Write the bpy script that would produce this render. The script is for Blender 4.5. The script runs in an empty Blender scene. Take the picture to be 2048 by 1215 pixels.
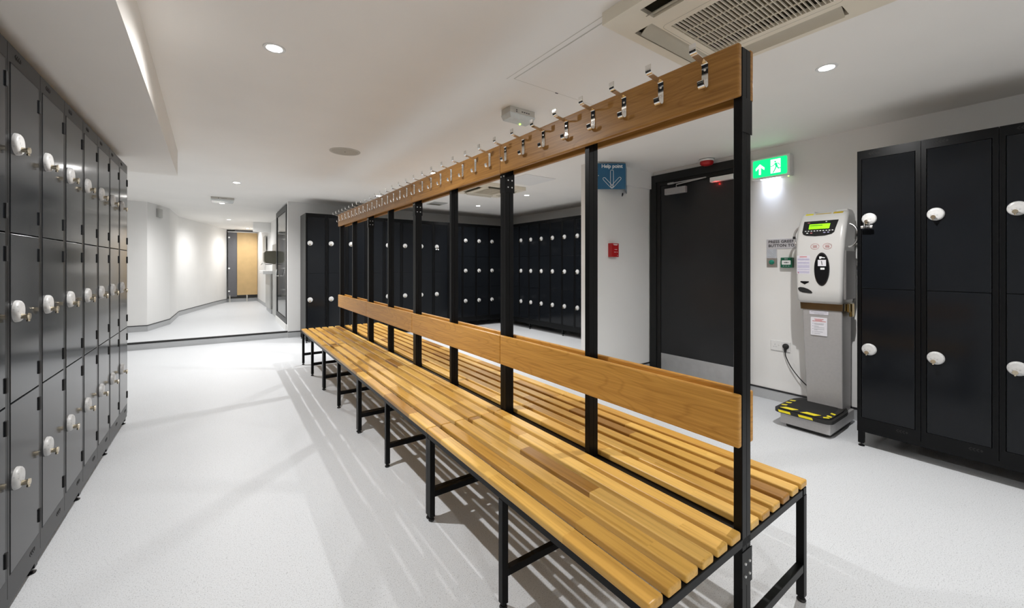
import bpy, bmesh, math, random
from mathutils import Matrix, Vector
random.seed(7)
R = math.radians
PI = math.pi
scene = bpy.context.scene
COL = scene.collection

# ------------------------------------------------------------------ camera
F_PX, W_PX, H_PX, HORIZON = 809.0, 2048.0, 1215.0, 529.6
YAW = 35.708
cam_data = bpy.data.cameras.new('camera')
cam_data.sensor_width = 36.0
cam_data.lens = F_PX / W_PX * 36.0
cam_data.shift_y = -(H_PX / 2 - HORIZON) / W_PX
cam_data.clip_start = 0.02
cam = bpy.data.objects.new('camera', cam_data)
COL.objects.link(cam)
cam.location = (0, 0, 1.18)
cam.rotation_euler = (R(90), 0, R(-YAW))
scene.camera = cam

# ------------------------------------------------------------------ world + exposure
world = bpy.data.worlds.new('world')
scene.world = world
world.use_nodes = True
world.node_tree.nodes['Background'].inputs[0].default_value = (0.5, 0.5, 0.5, 1)
world.node_tree.nodes['Background'].inputs[1].default_value = 0.02
scene.view_settings.view_transform = 'Standard'
scene.view_settings.look = 'None'
scene.view_settings.gamma = 1.0
scene.view_settings.use_curve_mapping = False
scene.view_settings.exposure = 0.87

# downlights of the room: x, y, watts, colour kind
CEIL = 2.21
DOWNLIGHTS = [  # in view
    (0.205, 2.22, 68, 'n'), (2.566, 0.756, 66, 'n'), (0.155, 6.12, 84, 'n'),
    (1.938, 4.196, 56, 'n'), (1.905, 6.06, 52, 'n'), (3.66, 4.72, 46, 'n'), (3.636, 6.07, 42, 'n'),
    (0.01, 8.30, 70, 'n'), (0.14, 11.2, 48, 'n'), (0.60, 13.6, 36, 'n'),
    # unseen lamps assumed to continue the grid behind the camera, added for bounce light
    (0.205, -1.4, 50, 'n'), (2.566, -1.6, 40, 'n')]

# ------------------------------------------------------------------ node helpers
def new_mat(name):
    m = bpy.data.materials.new(name)
    m.use_nodes = True
    nt = m.node_tree
    return m, nt, nt.nodes['Principled BSDF']

def nd(nt, typ, **kw):
    n = nt.nodes.new(typ)
    for k, v in kw.items():
        setattr(n, k, v)
    return n

def mixc(nt, fac, a, b, blend='MIX'):
    n = nt.nodes.new('ShaderNodeMix')
    n.data_type = 'RGBA'
    n.blend_type = blend
    for sock, v in ((n.inputs[0], fac), (n.inputs[6], a), (n.inputs[7], b)):
        if hasattr(v, 'is_linked') or hasattr(v, 'links'):
            nt.links.new(v, sock)
        else:
            sock.default_value = v if not isinstance(v, tuple) else (*v[:3], 1)
    return n.outputs[2]

def ramp(nt, fac, stops):
    n = nt.nodes.new('ShaderNodeValToRGB')
    e = n.color_ramp.elements
    while len(e) < len(stops):
        e.new(0.5)
    for i, (p, c) in enumerate(stops):
        e[i].position = p
        e[i].color = (*c, 1) if len(c) == 3 else c
    nt.links.new(fac, n.inputs[0])
    return n.outputs[0]

def math_n(nt, op, a, b=None):
    n = nt.nodes.new('ShaderNodeMath')
    n.operation = op
    for s, v in ((n.inputs[0], a), (n.inputs[1], b)):
        if v is None:
            continue
        if isinstance(v, (int, float)):
            s.default_value = v
        else:
            nt.links.new(v, s)
    return n.outputs[0]

def bump(nt, bsdf, height, strength, dist=0.002):
    b = nt.nodes.new('ShaderNodeBump')
    b.inputs['Strength'].default_value = strength
    b.inputs['Distance'].default_value = dist
    nt.links.new(height, b.inputs['Height'])
    nt.links.new(b.outputs[0], bsdf.inputs['Normal'])

def noise(nt, scale, detail=2.0, coord='Object', stretch=None, rough=0.5):
    tc = nt.nodes.new('ShaderNodeTexCoord')
    n = nt.nodes.new('ShaderNodeTexNoise')
    n.inputs['Scale'].default_value = scale
    n.inputs['Detail'].default_value = detail
    n.inputs['Roughness'].default_value = rough
    src = tc.outputs[coord]
    if stretch:
        mp = nt.nodes.new('ShaderNodeMapping')
        mp.inputs['Scale'].default_value = stretch
        nt.links.new(src, mp.inputs[0])
        src = mp.outputs[0]
    nt.links.new(src, n.inputs['Vector'])
    return n.outputs['Fac']

def simple(name, col, rough=0.5, metal=0.0, grain=0.0, gscale=60.0, spec=0.5, bumpy=0.0):
    m, nt, b = new_mat(name)
    b.inputs['Roughness'].default_value = rough
    b.inputs['Metallic'].default_value = metal
    b.inputs['Specular IOR Level'].default_value = spec
    f = noise(nt, gscale, 3.0)
    d = tuple(max(0, c * (1 - grain)) for c in col)
    u = tuple(min(1, c * (1 + grain)) for c in col)
    nt.links.new(ramp(nt, f, [(0.3, d), (0.7, u)]), b.inputs['Base Color'])
    if bumpy:
        bump(nt, b, f, bumpy, 0.001)
    return m

def emit(name, col, strength):
    m, nt, b = new_mat(name)
    b.inputs['Base Color'].default_value = (*[min(1, c) for c in col], 1)
    b.inputs['Emission Color'].default_value = (*col, 1)
    b.inputs['Emission Strength'].default_value = strength
    b.inputs['Roughness'].default_value = 0.4
    return m

# ------------------------------------------------------------------ materials
M = {}
M['wall'] = simple('wall_paint', (0.82, 0.815, 0.80), 0.55, 0, 0.012, 3.0, 0.4, 0.05)
M['ceiling'] = simple('ceiling_paint', (0.915, 0.893, 0.855), 0.6, 0, 0.015, 2.0, 0.3, 0.03)

def floor_mat():
    m, nt, b = new_mat('vinyl_floor')
    f1 = noise(nt, 260.0, 2.0)
    f2 = noise(nt, 90.0, 2.0)
    f3 = noise(nt, 1.3, 2.0)
    c = ramp(nt, f1, [(0.30, (0.34, 0.35, 0.36)), (0.42, (0.635, 0.652, 0.672)), (0.62, (0.655, 0.672, 0.692)), (0.75, (0.76, 0.77, 0.78))])
    c2 = ramp(nt, f2, [(0.25, (0.80, 0.80, 0.81)), (0.38, (1, 1, 1)), (1.0, (1, 1, 1))])
    c3 = ramp(nt, f3, [(0.3, (0.97, 0.97, 0.97)), (0.7, (1, 1, 1))])
    x = mixc(nt, 1.0, c, c2, 'MULTIPLY')
    x = mixc(nt, 1.0, x, c3, 'MULTIPLY')
    nt.links.new(x, b.inputs['Base Color'])
    b.inputs['Roughness'].default_value = 0.46
    b.inputs['Specular IOR Level'].default_value = 0.35
    bump(nt, b, f1, 0.06, 0.001)
    return m
M['floor'] = floor_mat()
M['cove'] = simple('coved_skirting', (0.43, 0.44, 0.45), 0.4, 0, 0.06, 200.0)
M['capping'] = simple('black_capping', (0.012, 0.012, 0.014), 0.45)
M['nosing'] = simple('black_nosing', (0.010, 0.010, 0.010), 0.6, 0, 0.2, 90)
M['door_steel'] = simple('locker_door_steel', (0.0070, 0.0082, 0.0102), 0.12, 0.0, 0.05, 5.0, 0.22)
M['carcass'] = simple('locker_carcass_steel', (0.0042, 0.0045, 0.0050), 0.30, 0.0, 0.06, 5.0, 0.15)
M['gap'] = simple('matt_black', (0.006, 0.006, 0.006), 0.7)  # matt black parts, also painted in for dark vents, slots and openings
M['black_metal'] = simple('black_powder_coat', (0.0042, 0.0042, 0.0045), 0.36, 0.0, 0.1, 40.0, 0.15)
M['rubber'] = simple('black_rubber', (0.012, 0.012, 0.012), 0.6, 0, 0.1, 40)
M['chrome'] = simple('chrome', (0.80, 0.79, 0.77), 0.10, 1.0, 0.02, 20.0)
M['nickel'] = simple('latch_nickel', (0.66, 0.58, 0.44), 0.22, 1.0, 0.05, 30.0)
M['bolt'] = simple('bolt_zinc', (0.75, 0.75, 0.75), 0.3, 1.0, 0.05, 40)
M['plastic_white'] = simple('white_plastic', (0.78, 0.78, 0.77), 0.35, 0, 0.02, 40.0)
M['plastic_cream'] = simple('cream_plastic', (0.80, 0.73, 0.60), 0.4, 0, 0.02, 10.0)
M['plastic_grey'] = simple('grey_plastic', (0.60, 0.58, 0.53), 0.45, 0, 0.03, 10.0)
M['flap_grey'] = simple('louvre_flap', (0.50, 0.46, 0.37), 0.45, 0, 0.03, 10.0)
M['grille_dark'] = simple('grille_interior', (0.11, 0.092, 0.055), 0.7, 0, 0.1, 20.0)
M['door_grey'] = simple('charcoal_door_paint', (0.018, 0.019, 0.0205), 0.26, 0, 0.05, 4.0, 0.35)
M['frame_grey'] = simple('charcoal_frame_paint', (0.011, 0.012, 0.012), 0.4, 0, 0.05, 6.0, 0.3)
M['brushed'] = simple('brushed_steel', (0.60, 0.60, 0.60), 0.36, 1.0, 0.05, 15.0)
M['alu_paint'] = simple('silver_paint', (0.42, 0.41, 0.41), 0.38, 0.25, 0.03, 60.0)
M['sign_blue'] = simple('sign_blue', (0.006, 0.105, 0.225), 0.3, 0, 0.03, 8.0)
M['print_white'] = simple('white_print', (0.85, 0.86, 0.86), 0.5)
M['print_black'] = simple('black_print', (0.03, 0.03, 0.035), 0.5)
M['print_grey'] = simple('grey_print', (0.36, 0.37, 0.40), 0.5)
M['print_red'] = simple('red_print', (0.55, 0.16, 0.16), 0.5)
M['print_violet'] = simple('violet_print', (0.34, 0.32, 0.50), 0.5)
M['sticker_pale'] = simple('pale_sticker', (0.62, 0.60, 0.66), 0.5, 0, 0.04, 60)
M['sticker_white'] = simple('white_sticker', (0.72, 0.71, 0.75), 0.5, 0, 0.02, 60)
M['label_grey'] = simple('grey_label_plate', (0.56, 0.55, 0.58), 0.45, 0, 0.02, 30)
M['label_blue'] = simple('pale_blue_plate', (0.52, 0.55, 0.60), 0.45, 0, 0.02, 30)
M['red'] = simple('red_plastic', (0.42, 0.012, 0.014), 0.35, 0, 0.05, 30)
M['green_box'] = simple('green_plastic', (0.004, 0.11, 0.055), 0.35, 0, 0.05, 30)
M['green_knob'] = simple('green_dome', (0.004, 0.20, 0.13), 0.12, 0, 0.05, 30)
M['yellow'] = simple('hazard_yellow', (0.82, 0.70, 0.01), 0.4, 0, 0.06, 50)
M['amber'] = simple('amber_sticker', (0.50, 0.36, 0.02), 0.4, 0, 0.1, 50)
M['oak_veneer'] = None
M['machine_white'] = simple('machine_white', (0.60, 0.595, 0.58), 0.28, 0, 0.01, 10)
M['machine_side'] = simple('machine_side_grey', (0.22, 0.21, 0.205), 0.4, 0, 0.03, 10)
M['gloss_black'] = simple('gloss_black', (0.010, 0.010, 0.011), 0.14)
M['collar'] = simple('bronze_collar', (0.20, 0.17, 0.13), 0.22, 1.0, 0.25, 12)
M['brass'] = simple('brass', (0.55, 0.40, 0.15), 0.25, 1.0, 0.1, 30)
M['end_panel'] = simple('cubicle_grey_laminate', (0.13, 0.13, 0.14), 0.4, 0, 0.03, 10)
M['dryer'] = simple('hand_dryer_steel', (0.14, 0.135, 0.105), 0.3, 0.6, 0.05, 10)
M['panel_grey'] = simple('pale_grey_laminate', (0.46, 0.46, 0.44), 0.35, 0, 0.03, 8)
M['lens'] = simple('pale_lens', (0.72, 0.75, 0.74), 0.2, 0, 0.04, 30)
M['speaker_grey'] = simple('speaker_mesh', (0.50, 0.475, 0.42), 0.6, 0, 0.12, 500.0)
M['lamp_n'] = emit('downlight_led', (1.0, 0.97, 0.93), 26.0)
M['lcd'] = emit('lcd_green', (0.24, 0.70, 0.0), 0.55)
M['lcd_text'] = simple('lcd_text', (0.05, 0.18, 0.01), 0.5)
M['exit_green'] = emit('exit_green', (0.0, 0.60, 0.16), 0.95)
M['exit_white'] = emit('exit_white', (0.86, 1.0, 0.90), 1.1)
M['exit_lamp'] = emit('exit_downlamp', (0.85, 0.90, 1.0), 6.0)
M['led_red'] = emit('led_red', (1.0, 0.02, 0.02), 9.0)
M['led_green'] = emit('led_green', (0.35, 1.0, 0.05), 5.0)

def glass_mat():
    m, nt, b = new_mat('door_glass')
    b.inputs['Base Color'].default_value = (0.10, 0.12, 0.12, 1)
    b.inputs['Roughness'].default_value = 0.06
    b.inputs['Transmission Weight'].default_value = 0.8
    b.inputs['Specular IOR Level'].default_value = 0.2
    b.inputs['IOR'].default_value = 1.45
    nt.links.new(ramp(nt, noise(nt, 2.0), [(0.3, (0.09, 0.11, 0.11)), (0.7, (0.12, 0.14, 0.14))]), b.inputs['Base Color'])
    return m
M['glass'] = glass_mat()

def lock_mat():
    # white rotary disc with a few worn grey marks round the rim
    m, nt, b = new_mat('lock_disc_plastic')
    f = noise(nt, 95.0, 2.0)
    g = noise(nt, 22.0, 1.0)
    c = ramp(nt, f, [(0.30, (0.36, 0.36, 0.37)), (0.40, (0.56, 0.56, 0.555)), (1, (0.60, 0.60, 0.59))])
    c2 = ramp(nt, g, [(0.38, (0.86, 0.86, 0.86)), (0.55, (1, 1, 1))])
    nt.links.new(mixc(nt, 1.0, c, c2, 'MULTIPLY'), b.inputs['Base Color'])
    b.inputs['Roughness'].default_value = 0.35
    return m
M['lock'] = lock_mat()

def slat_mat():
    # finger-jointed oak slats: blocks of different tone along the length, fine grain
    m, nt, b = new_mat('oak_slat')
    tc = nd(nt, 'ShaderNodeTexCoord')
    oi = nd(nt, 'ShaderNodeObjectInfo')
    sep = nd(nt, 'ShaderNodeSeparateXYZ')
    nt.links.new(tc.outputs['Object'], sep.inputs[0])
    u = math_n(nt, 'MULTIPLY', sep.outputs[1], 2.6)
    u = math_n(nt, 'ADD', u, math_n(nt, 'MULTIPLY', oi.outputs['Random'], 37.0))
    blk = math_n(nt, 'FLOOR', u)
    wn = nd(nt, 'ShaderNodeTexWhiteNoise', noise_dimensions='2D')
    cx = nd(nt, 'ShaderNodeCombineXYZ')
    nt.links.new(blk, cx.inputs[0]); nt.links.new(oi.outputs['Random'], cx.inputs[1])
    nt.links.new(cx.outputs[0], wn.inputs['Vector'])
    tone = ramp(nt, wn.outputs['Value'], [(0.0, (0.36, 0.175, 0.040)), (0.09, (0.56, 0.300, 0.062)), (0.35, (0.66, 0.375, 0.085)),
                                          (0.7, (0.73, 0.435, 0.108)), (1.0, (0.78, 0.485, 0.140))])
    # grain
    mp = nd(nt, 'ShaderNodeMapping')
    mp.inputs['Scale'].default_value = (60, 2.2, 60)
    add = nd(nt, 'ShaderNodeVectorMath', operation='ADD')
    sc = nd(nt, 'ShaderNodeVectorMath', operation='SCALE')
    nt.links.new(wn.outputs['Color'], sc.inputs[0]); sc.inputs['Scale'].default_value = 9.0
    nt.links.new(tc.outputs['Object'], add.inputs[0]); nt.links.new(sc.outputs[0], add.inputs[1])
    nt.links.new(add.outputs[0], mp.inputs[0])
    n = nd(nt, 'ShaderNodeTexNoise')
    n.inputs['Scale'].default_value = 1.6; n.inputs['Detail'].default_value = 5.0
    nt.links.new(mp.outputs[0], n.inputs['Vector'])
    g = ramp(nt, n.outputs['Fac'], [(0.25, (0.74, 0.68, 0.60)), (0.5, (1, 1, 1)), (0.8, (1.06, 1.05, 1.02))])
    nt.links.new(mixc(nt, 1.0, tone, g, 'MULTIPLY'), b.inputs['Base Color'])
    b.inputs['Roughness'].default_value = 0.34
    b.inputs['Specular IOR Level'].default_value = 0.3
    bump(nt, b, n.outputs['Fac'], 0.08, 0.0006)
    return m
M['slat'] = slat_mat()

def veneer_mat(name, base, dark, rough=0.36):
    # oak board, long cathedral grain (length along local Y, height along Z)
    m, nt, b = new_mat(name)
    tc = nd(nt, 'ShaderNodeTexCoord')
    oi = nd(nt, 'ShaderNodeObjectInfo')
    mp = nd(nt, 'ShaderNodeMapping')
    cx = nd(nt, 'ShaderNodeCombineXYZ')
    nt.links.new(math_n(nt, 'MULTIPLY', oi.outputs['Random'], 23.0), cx.inputs[1])
    nt.links.new(tc.outputs['Object'], mp.inputs['Vector'])
    nt.links.new(cx.outputs[0], mp.inputs['Location'])
    mp.inputs['Scale'].default_value = (1, 1.1, 7.0)
    n0 = nd(nt, 'ShaderNodeTexNoise'); n0.inputs['Scale'].default_value = 1.3; n0.inputs['Detail'].default_value = 1.0
    nt.links.new(mp.outputs[0], n0.inputs['Vector'])
    rings = math_n(nt, 'FRACT', math_n(nt, 'MULTIPLY', n0.outputs['Fac'], 15.0))
    r = ramp(nt, rings, [(0.0, (0.80, 0.76, 0.70)), (0.16, (1, 1, 1)), (0.85, (1.0, 1.0, 1.0)), (1.0, (0.80, 0.76, 0.70))])
    mp2 = nd(nt, 'ShaderNodeMapping'); mp2.inputs['Scale'].default_value = (60, 4, 150)
    nt.links.new(tc.outputs['Object'], mp2.inputs[0])
    n1 = nd(nt, 'ShaderNodeTexNoise'); n1.inputs['Scale'].default_value = 1.0; n1.inputs['Detail'].default_value = 4.0
    nt.links.new(mp2.outputs[0], n1.inputs['Vector'])
    g = ramp(nt, n1.outputs['Fac'], [(0.28, dark), (0.62, base)])
    nt.links.new(mixc(nt, 0.75, g, mixc(nt, 1.0, g, r, 'MULTIPLY')), b.inputs['Base Color'])
    b.inputs['Roughness'].default_value = rough
    b.inputs['Specular IOR Level'].default_value = 0.3
    bump(nt, b, n1.outputs['Fac'], 0.08, 0.0006)
    return m
M['rail_wood'] = veneer_mat('oak_rail_board', (0.42, 0.205, 0.050), (0.30, 0.135, 0.030))
M['back_wood'] = veneer_mat('oak_backrest_board', (0.62, 0.315, 0.066), (0.47, 0.220, 0.040))
M['oak_door'] = simple('pale_oak_laminate', (0.58, 0.40, 0.19), 0.4, 0, 0.06, 6.0)

# ------------------------------------------------------------------ mesh helpers
def tag(o, label=None, cat=None, group=None, kind=None):
    if label: o['label'] = label
    if cat: o['category'] = cat
    if group: o['group'] = group
    if kind: o['kind'] = kind
    return o

def thing(name, label, cat, loc=(0, 0, 0), rotz=0.0, group=None):
    o = bpy.data.objects.new(name, None)
    o.empty_display_size = 0.05
    COL.objects.link(o)
    o.location = loc
    o.rotation_euler = (0, 0, rotz)
    return tag(o, label, cat, group)

def link(name, mesh, parent=None, loc=(0, 0, 0), rot=(0, 0, 0)):
    o = bpy.data.objects.new(name, mesh)
    COL.objects.link(o)
    o.location = loc
    o.rotation_euler = rot
    if parent: o.parent = parent
    return o

def mesh_of(bm, name, mat, smooth=False, angle=40):
    me = bpy.data.meshes.new(name)
    bmesh.ops.recalc_face_normals(bm, faces=bm.faces[:])
    if smooth:
        lim = R(angle)
        for f in bm.faces: f.smooth = True
        for e in bm.edges:
            if len(e.link_faces) == 2:
                e.smooth = e.calc_face_angle(0) < lim
            else:
                e.smooth = False
    bm.to_mesh(me); bm.free()
    mats = mat if isinstance(mat, (list, tuple)) else [mat]
    for k in mats: me.materials.append(M[k])
    return me

def bx(bm, x0, x1, y0, y1, z0, z1, bev=0.0, seg=1, mi=0):
    x0, x1 = min(x0, x1), max(x0, x1); y0, y1 = min(y0, y1), max(y0, y1); z0, z1 = min(z0, z1), max(z0, z1)
    r = bmesh.ops.create_cube(bm, size=1.0)
    vs = r['verts']
    for v in vs:
        v.co = Vector((x0 + (v.co.x + .5) * (x1 - x0), y0 + (v.co.y + .5) * (y1 - y0), z0 + (v.co.z + .5) * (z1 - z0)))
    fs = set(f for v in vs for f in v.link_faces)
    if bev > 0:
        es = list(set(e for v in vs for e in v.link_edges))
        rr = bmesh.ops.bevel(bm, geom=es, offset=bev, segments=seg, affect='EDGES', profile=0.5)
        fs = set(f for v in rr['verts'] for f in v.link_faces) | set(f for f in fs if f.is_valid)
    for f in fs:
        if f.is_valid: f.material_index = mi
    return bm

def box_mesh(name, mat, x0, x1, y0, y1, z0, z1, bev=0.0, seg=1, smooth=False):
    bm = bmesh.new(); bx(bm, x0, x1, y0, y1, z0, z1, bev, seg)
    return mesh_of(bm, name, mat, False)

def cyl(bm, p0, p1, r0, r1=None, n=16, caps=True, mi=0):
    p0, p1 = Vector(p0), Vector(p1)
    r1 = r0 if r1 is None else r1
    d = (p1 - p0).normalized()
    a = d.orthogonal().normalized(); b = d.cross(a)
    A = [bm.verts.new(p0 + (a * math.cos(t) + b * math.sin(t)) * r0) for t in [2 * PI * i / n for i in range(n)]]
    B = [bm.verts.new(p1 + (a * math.cos(t) + b * math.sin(t)) * r1) for t in [2 * PI * i / n for i in range(n)]]
    fs = [bm.faces.new((A[i], A[(i + 1) % n], B[(i + 1) % n], B[i])) for i in range(n)]
    if caps:
        fs.append(bm.faces.new(A[::-1])); fs.append(bm.faces.new(B))
    for f in fs: f.material_index = mi
    return bm

def tube(bm, pts, r, n=8, mi=0):
    pts = [Vector(p) for p in pts]
    rings = []
    prev = None
    for i, p in enumerate(pts):
        d = (pts[min(i + 1, len(pts) - 1)] - pts[max(i - 1, 0)]).normalized()
        a = d.orthogonal().normalized() if prev is None else (prev - d * prev.dot(d)).normalized()
        prev = a
        b = d.cross(a)
        rings.append([bm.verts.new(p + (a * math.cos(2 * PI * k / n) + b * math.sin(2 * PI * k / n)) * r) for k in range(n)])
    for i in range(len(rings) - 1):
        for k in range(n):
            f = bm.faces.new((rings[i][k], rings[i][(k + 1) % n], rings[i + 1][(k + 1) % n], rings[i + 1][k])); f.material_index = mi
    for rg in (rings[0][::-1], rings[-1]):
        f = bm.faces.new(rg); f.material_index = mi
    return bm

def lathe(bm, prof, n=24, mat=Matrix.Identity(4), mi=0):
    """prof: list of (r, z); spun about local Z then moved by mat."""
    rings = []
    for r, z in prof:
        if r < 1e-6:
            rings.append([bm.verts.new(mat @ Vector((0, 0, z)))])
        else:
            rings.append([bm.verts.new(mat @ Vector((r * math.cos(2 * PI * k / n), r * math.sin(2 * PI * k / n), z))) for k in range(n)])
    for a, b in zip(rings, rings[1:]):
        for k in range(n):
            q = [a[k % len(a)], a[(k + 1) % len(a)], b[(k + 1) % len(b)], b[k % len(b)]]
            u = []
            for v in q:
                if v not in u: u.append(v)
            if len(u) > 2:
                bm.faces.new(u).material_index = mi
    return bm

def prism(bm, poly, mat, depth, mi=0):
    """poly: 2-D points in a local XY plane, thickened along local -Z..0 then moved by mat."""
    a = [bm.verts.new(mat @ Vector((x, y, 0))) for x, y in poly]
    b = [bm.verts.new(mat @ Vector((x, y, -depth))) for x, y in poly]
    fs = [bm.faces.new(a), bm.faces.new(b[::-1])]
    n = len(poly)
    for i in range(n):
        fs.append(bm.faces.new((a[i], b[i], b[(i + 1) % n], a[(i + 1) % n])))
    for f in fs: f.material_index = mi
    return bm

def plane_mat(o, right, up):
    r, u = Vector(right).normalized(), Vector(up).normalized()
    n = r.cross(u)
    m = Matrix.Identity(4)
    for i in range(3):
        m[i][0], m[i][1], m[i][2], m[i][3] = r[i], u[i], n[i], o[i]
    return m

def rrect(x0, x1, y0, y1, r, n=5):
    p = []
    for cx, cy, a in ((x1 - r, y1 - r, 0), (x0 + r, y1 - r, 90), (x0 + r, y0 + r, 180), (x1 - r, y0 + r, 270)):
        for i in range(n + 1):
            t = R(a + 90 * i / n)
            p.append((cx + r * math.cos(t), cy + r * math.sin(t)))
    return p

def ell(cx, cy, a, b, n=28, rot=0):
    return [(cx + a * math.cos(t) * math.cos(rot) - b * math.sin(t) * math.sin(rot),
             cy + a * math.cos(t) * math.sin(rot) + b * math.sin(t) * math.cos(rot)) for t in [2 * PI * i / n for i in range(n)]]

def stroke(p, q, w, n=5):
    """capsule outline between two 2-D points"""
    dx, dy = q[0] - p[0], q[1] - p[1]
    a = math.atan2(dy, dx)
    out = [(q[0] + w / 2 * math.cos(a - PI / 2 + PI * i / n), q[1] + w / 2 * math.sin(a - PI / 2 + PI * i / n)) for i in range(n + 1)]
    out += [(p[0] + w / 2 * math.cos(a + PI / 2 + PI * i / n), p[1] + w / 2 * math.sin(a + PI / 2 + PI * i / n)) for i in range(n + 1)]
    return out

def text_mesh(body, size, mat, m4, align='LEFT', spacing=1.0, depth=0.0008, bold=0.0):
    cu = bpy.data.curves.new('lettering', 'FONT')
    cu.body = body; cu.size = size; cu.align_x = align; cu.space_character = spacing
    cu.extrude = depth / 2; cu.offset = bold; cu.resolution_u = 3
    o = bpy.data.objects.new('lettering', cu)
    COL.objects.link(o)
    dg = bpy.context.evaluated_depsgraph_get()
    me = bpy.data.meshes.new_from_object(o.evaluated_get(dg))
    bpy.data.objects.remove(o); bpy.data.curves.remove(cu)
    me.transform(m4)
    me.materials.clear(); me.materials.append(M[mat])
    return me

def struct(name, bm_or_mesh, mat=None, label=None, cat=None):
    me = bm_or_mesh if isinstance(bm_or_mesh, bpy.types.Mesh) else mesh_of(bm_or_mesh, name, mat)
    o = link(name, me)
    o['kind'] = 'structure'
    return tag(o, label, cat)

def sbox(name, mat, b, label, cat):
    return struct(name, box_mesh(name, mat, *b), None, label, cat)

ORD = ['first', 'second', 'third', 'fourth', 'fifth', 'sixth', 'seventh', 'eighth', 'ninth', 'tenth', 'eleventh', 'twelfth']

# ------------------------------------------------------------------ room dimensions
XW = 3.92          # right wall with the door
XLW = -1.09        # wall behind the left lockers
YF = 7.46          # far wall of the locker room
XB = 5.13          # right wall of the rear bay
YB = -2.4          # wall behind the camera
ZC = 0.10          # raised corridor floor
T = 0.12

# ------------------------------------------------------------------ the setting
bm = bmesh.new(); bx(bm, -2.1, XB + T, YB - T, 7.75, -0.1, 0)
struct('floor', bm, 'floor', 'pale grey speckled vinyl floor of the locker room', 'floor')
sbox('ceiling', 'ceiling', (-2.2, XB + T, YB - T, 15.2, CEIL, CEIL + 0.1), 'flat off-white ceiling over the locker room', 'ceiling')
sbox('wall_left', 'wall', (XLW - T, XLW, YB, 4.15, 0, CEIL), 'white wall behind the left row of lockers', 'wall')
sbox('wall_recess', 'wall', (-2.1, -1.98, 4.15, 8.8, 0, CEIL), 'white wall of the recess beyond the left lockers', 'wall')
sbox('wall_return', 'wall', (-2.1, XLW, 4.03, 4.15, 0, CEIL), 'short white return wall at the end of the left lockers', 'wall')
sbox('wall_right', 'wall', (XW, XW + T, YB, 2.97, 0, CEIL), 'white wall with charcoal door and exit sign', 'wall')
sbox('wall_partition', 'wall', (3.013, XW, 2.78, 2.97, 0, CEIL), 'white partition wall carrying the help point sign', 'wall')
sbox('wall_bay', 'wall', (XB, XB + T, 2.97, YF + T, 0, CEIL), 'white wall behind the right rear lockers', 'wall')
sbox('wall_bay_return', 'wall', (XW + T, XB + T, 2.85, 2.97, 0, CEIL), 'white wall closing the rear locker bay', 'wall')
sbox('wall_far', 'wall', (0.88, XB + T, YF, YF + T, 0, CEIL), 'white wall behind the far lockers', 'wall')
sbox('wall_back', 'wall', (XLW - T, XW + T, YB - T, YB, 0, CEIL), 'white wall behind the camera', 'wall')
# boxed-in beam next to the door
sbox('trim_1', 'wall', (3.40, XW - 0.002, 2.745, 2.779, 2.022, CEIL), 'white boxed beam between help point sign and door', 'beam')

def slab_poly(name, pts, z0, z1, mat, label, cat):
    b = bmesh.new(); prism(b, pts, Matrix.Translation((0, 0, z1)), z1 - z0)
    return struct(name, b, mat, label, cat)

# raised corridor
STEP = [(0.88, 7.50), (-1.98, 7.66)]
slab_poly('floor_corridor', [(-1.98, 7.66), (0.88, 7.50), (1.3, 7.50), (1.3, 15.0), (-1.98, 15.0)], 0.0005, ZC, 'floor', 'raised pale vinyl floor of the corridor beyond the step', 'floor')
def along(p, q, t0, t1, z0, z1):
    """thin strip along a wall line p->q, offset t0..t1 to its right hand side"""
    dx, dy = q[0] - p[0], q[1] - p[1]; L = math.hypot(dx, dy)
    nx, ny = dy / L, -dx / L
    return [(p[0] + nx * t0, p[1] + ny * t0), (q[0] + nx * t0, q[1] + ny * t0), (q[0] + nx * t1, q[1] + ny * t1), (p[0] + nx * t1, p[1] + ny * t1)]
slab_poly('trim_2', along(STEP[1], STEP[0], 0.0, 0.012, 0, 0), 0.0, ZC - 0.018, 'cove', 'grey vinyl riser of the step up to the corridor', 'step riser')
slab_poly('trim_3', along(STEP[1], STEP[0], -0.04, 0.016, 0, 0), ZC - 0.018, ZC + 0.004, 'nosing', 'black anti-slip nosing along the step edge', 'step nosing')

# corridor walls (polylines)
LW = [(-1.98, 8.86), (-0.98, 8.82), (-0.765, 9.64), (-0.735, 11.1), (-0.094, 13.65), (0.13, 14.35)]
for i in range(len(LW) - 1):
    p, q = LW[i], LW[i + 1]
    slab_poly('wall_corridor_left', along(p, q, 0, -T, 0, 0), ZC, CEIL, 'wall',
              ['grey-shaded end wall left of the corridor mouth', 'white corridor wall next to the corridor mouth', 'white corridor wall straight stretch',
               'long white angled corridor wall', 'white corridor wall next to the cubicle'][i], 'wall')
    slab_poly('baseboard_corridor_left', along(p, q, 0, 0.006, 0, 0), ZC, ZC + 0.09, 'cove', 'grey coved skirting of the corridor left wall', 'skirting')['group'] = 'corridor skirting'
    slab_poly('trim_4', along(p, q, 0, 0.009, 0, 0), ZC + 0.09, ZC + 0.102, 'capping', 'black skirting capping of the corridor left wall', 'skirting')['group'] = 'corridor skirting'
RW = [(0.885, 14.35), (0.93, 12.5), (0.985, 11.5), (0.985, 9.15), (0.90, 9.15), (0.90, 7.50)]
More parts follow.
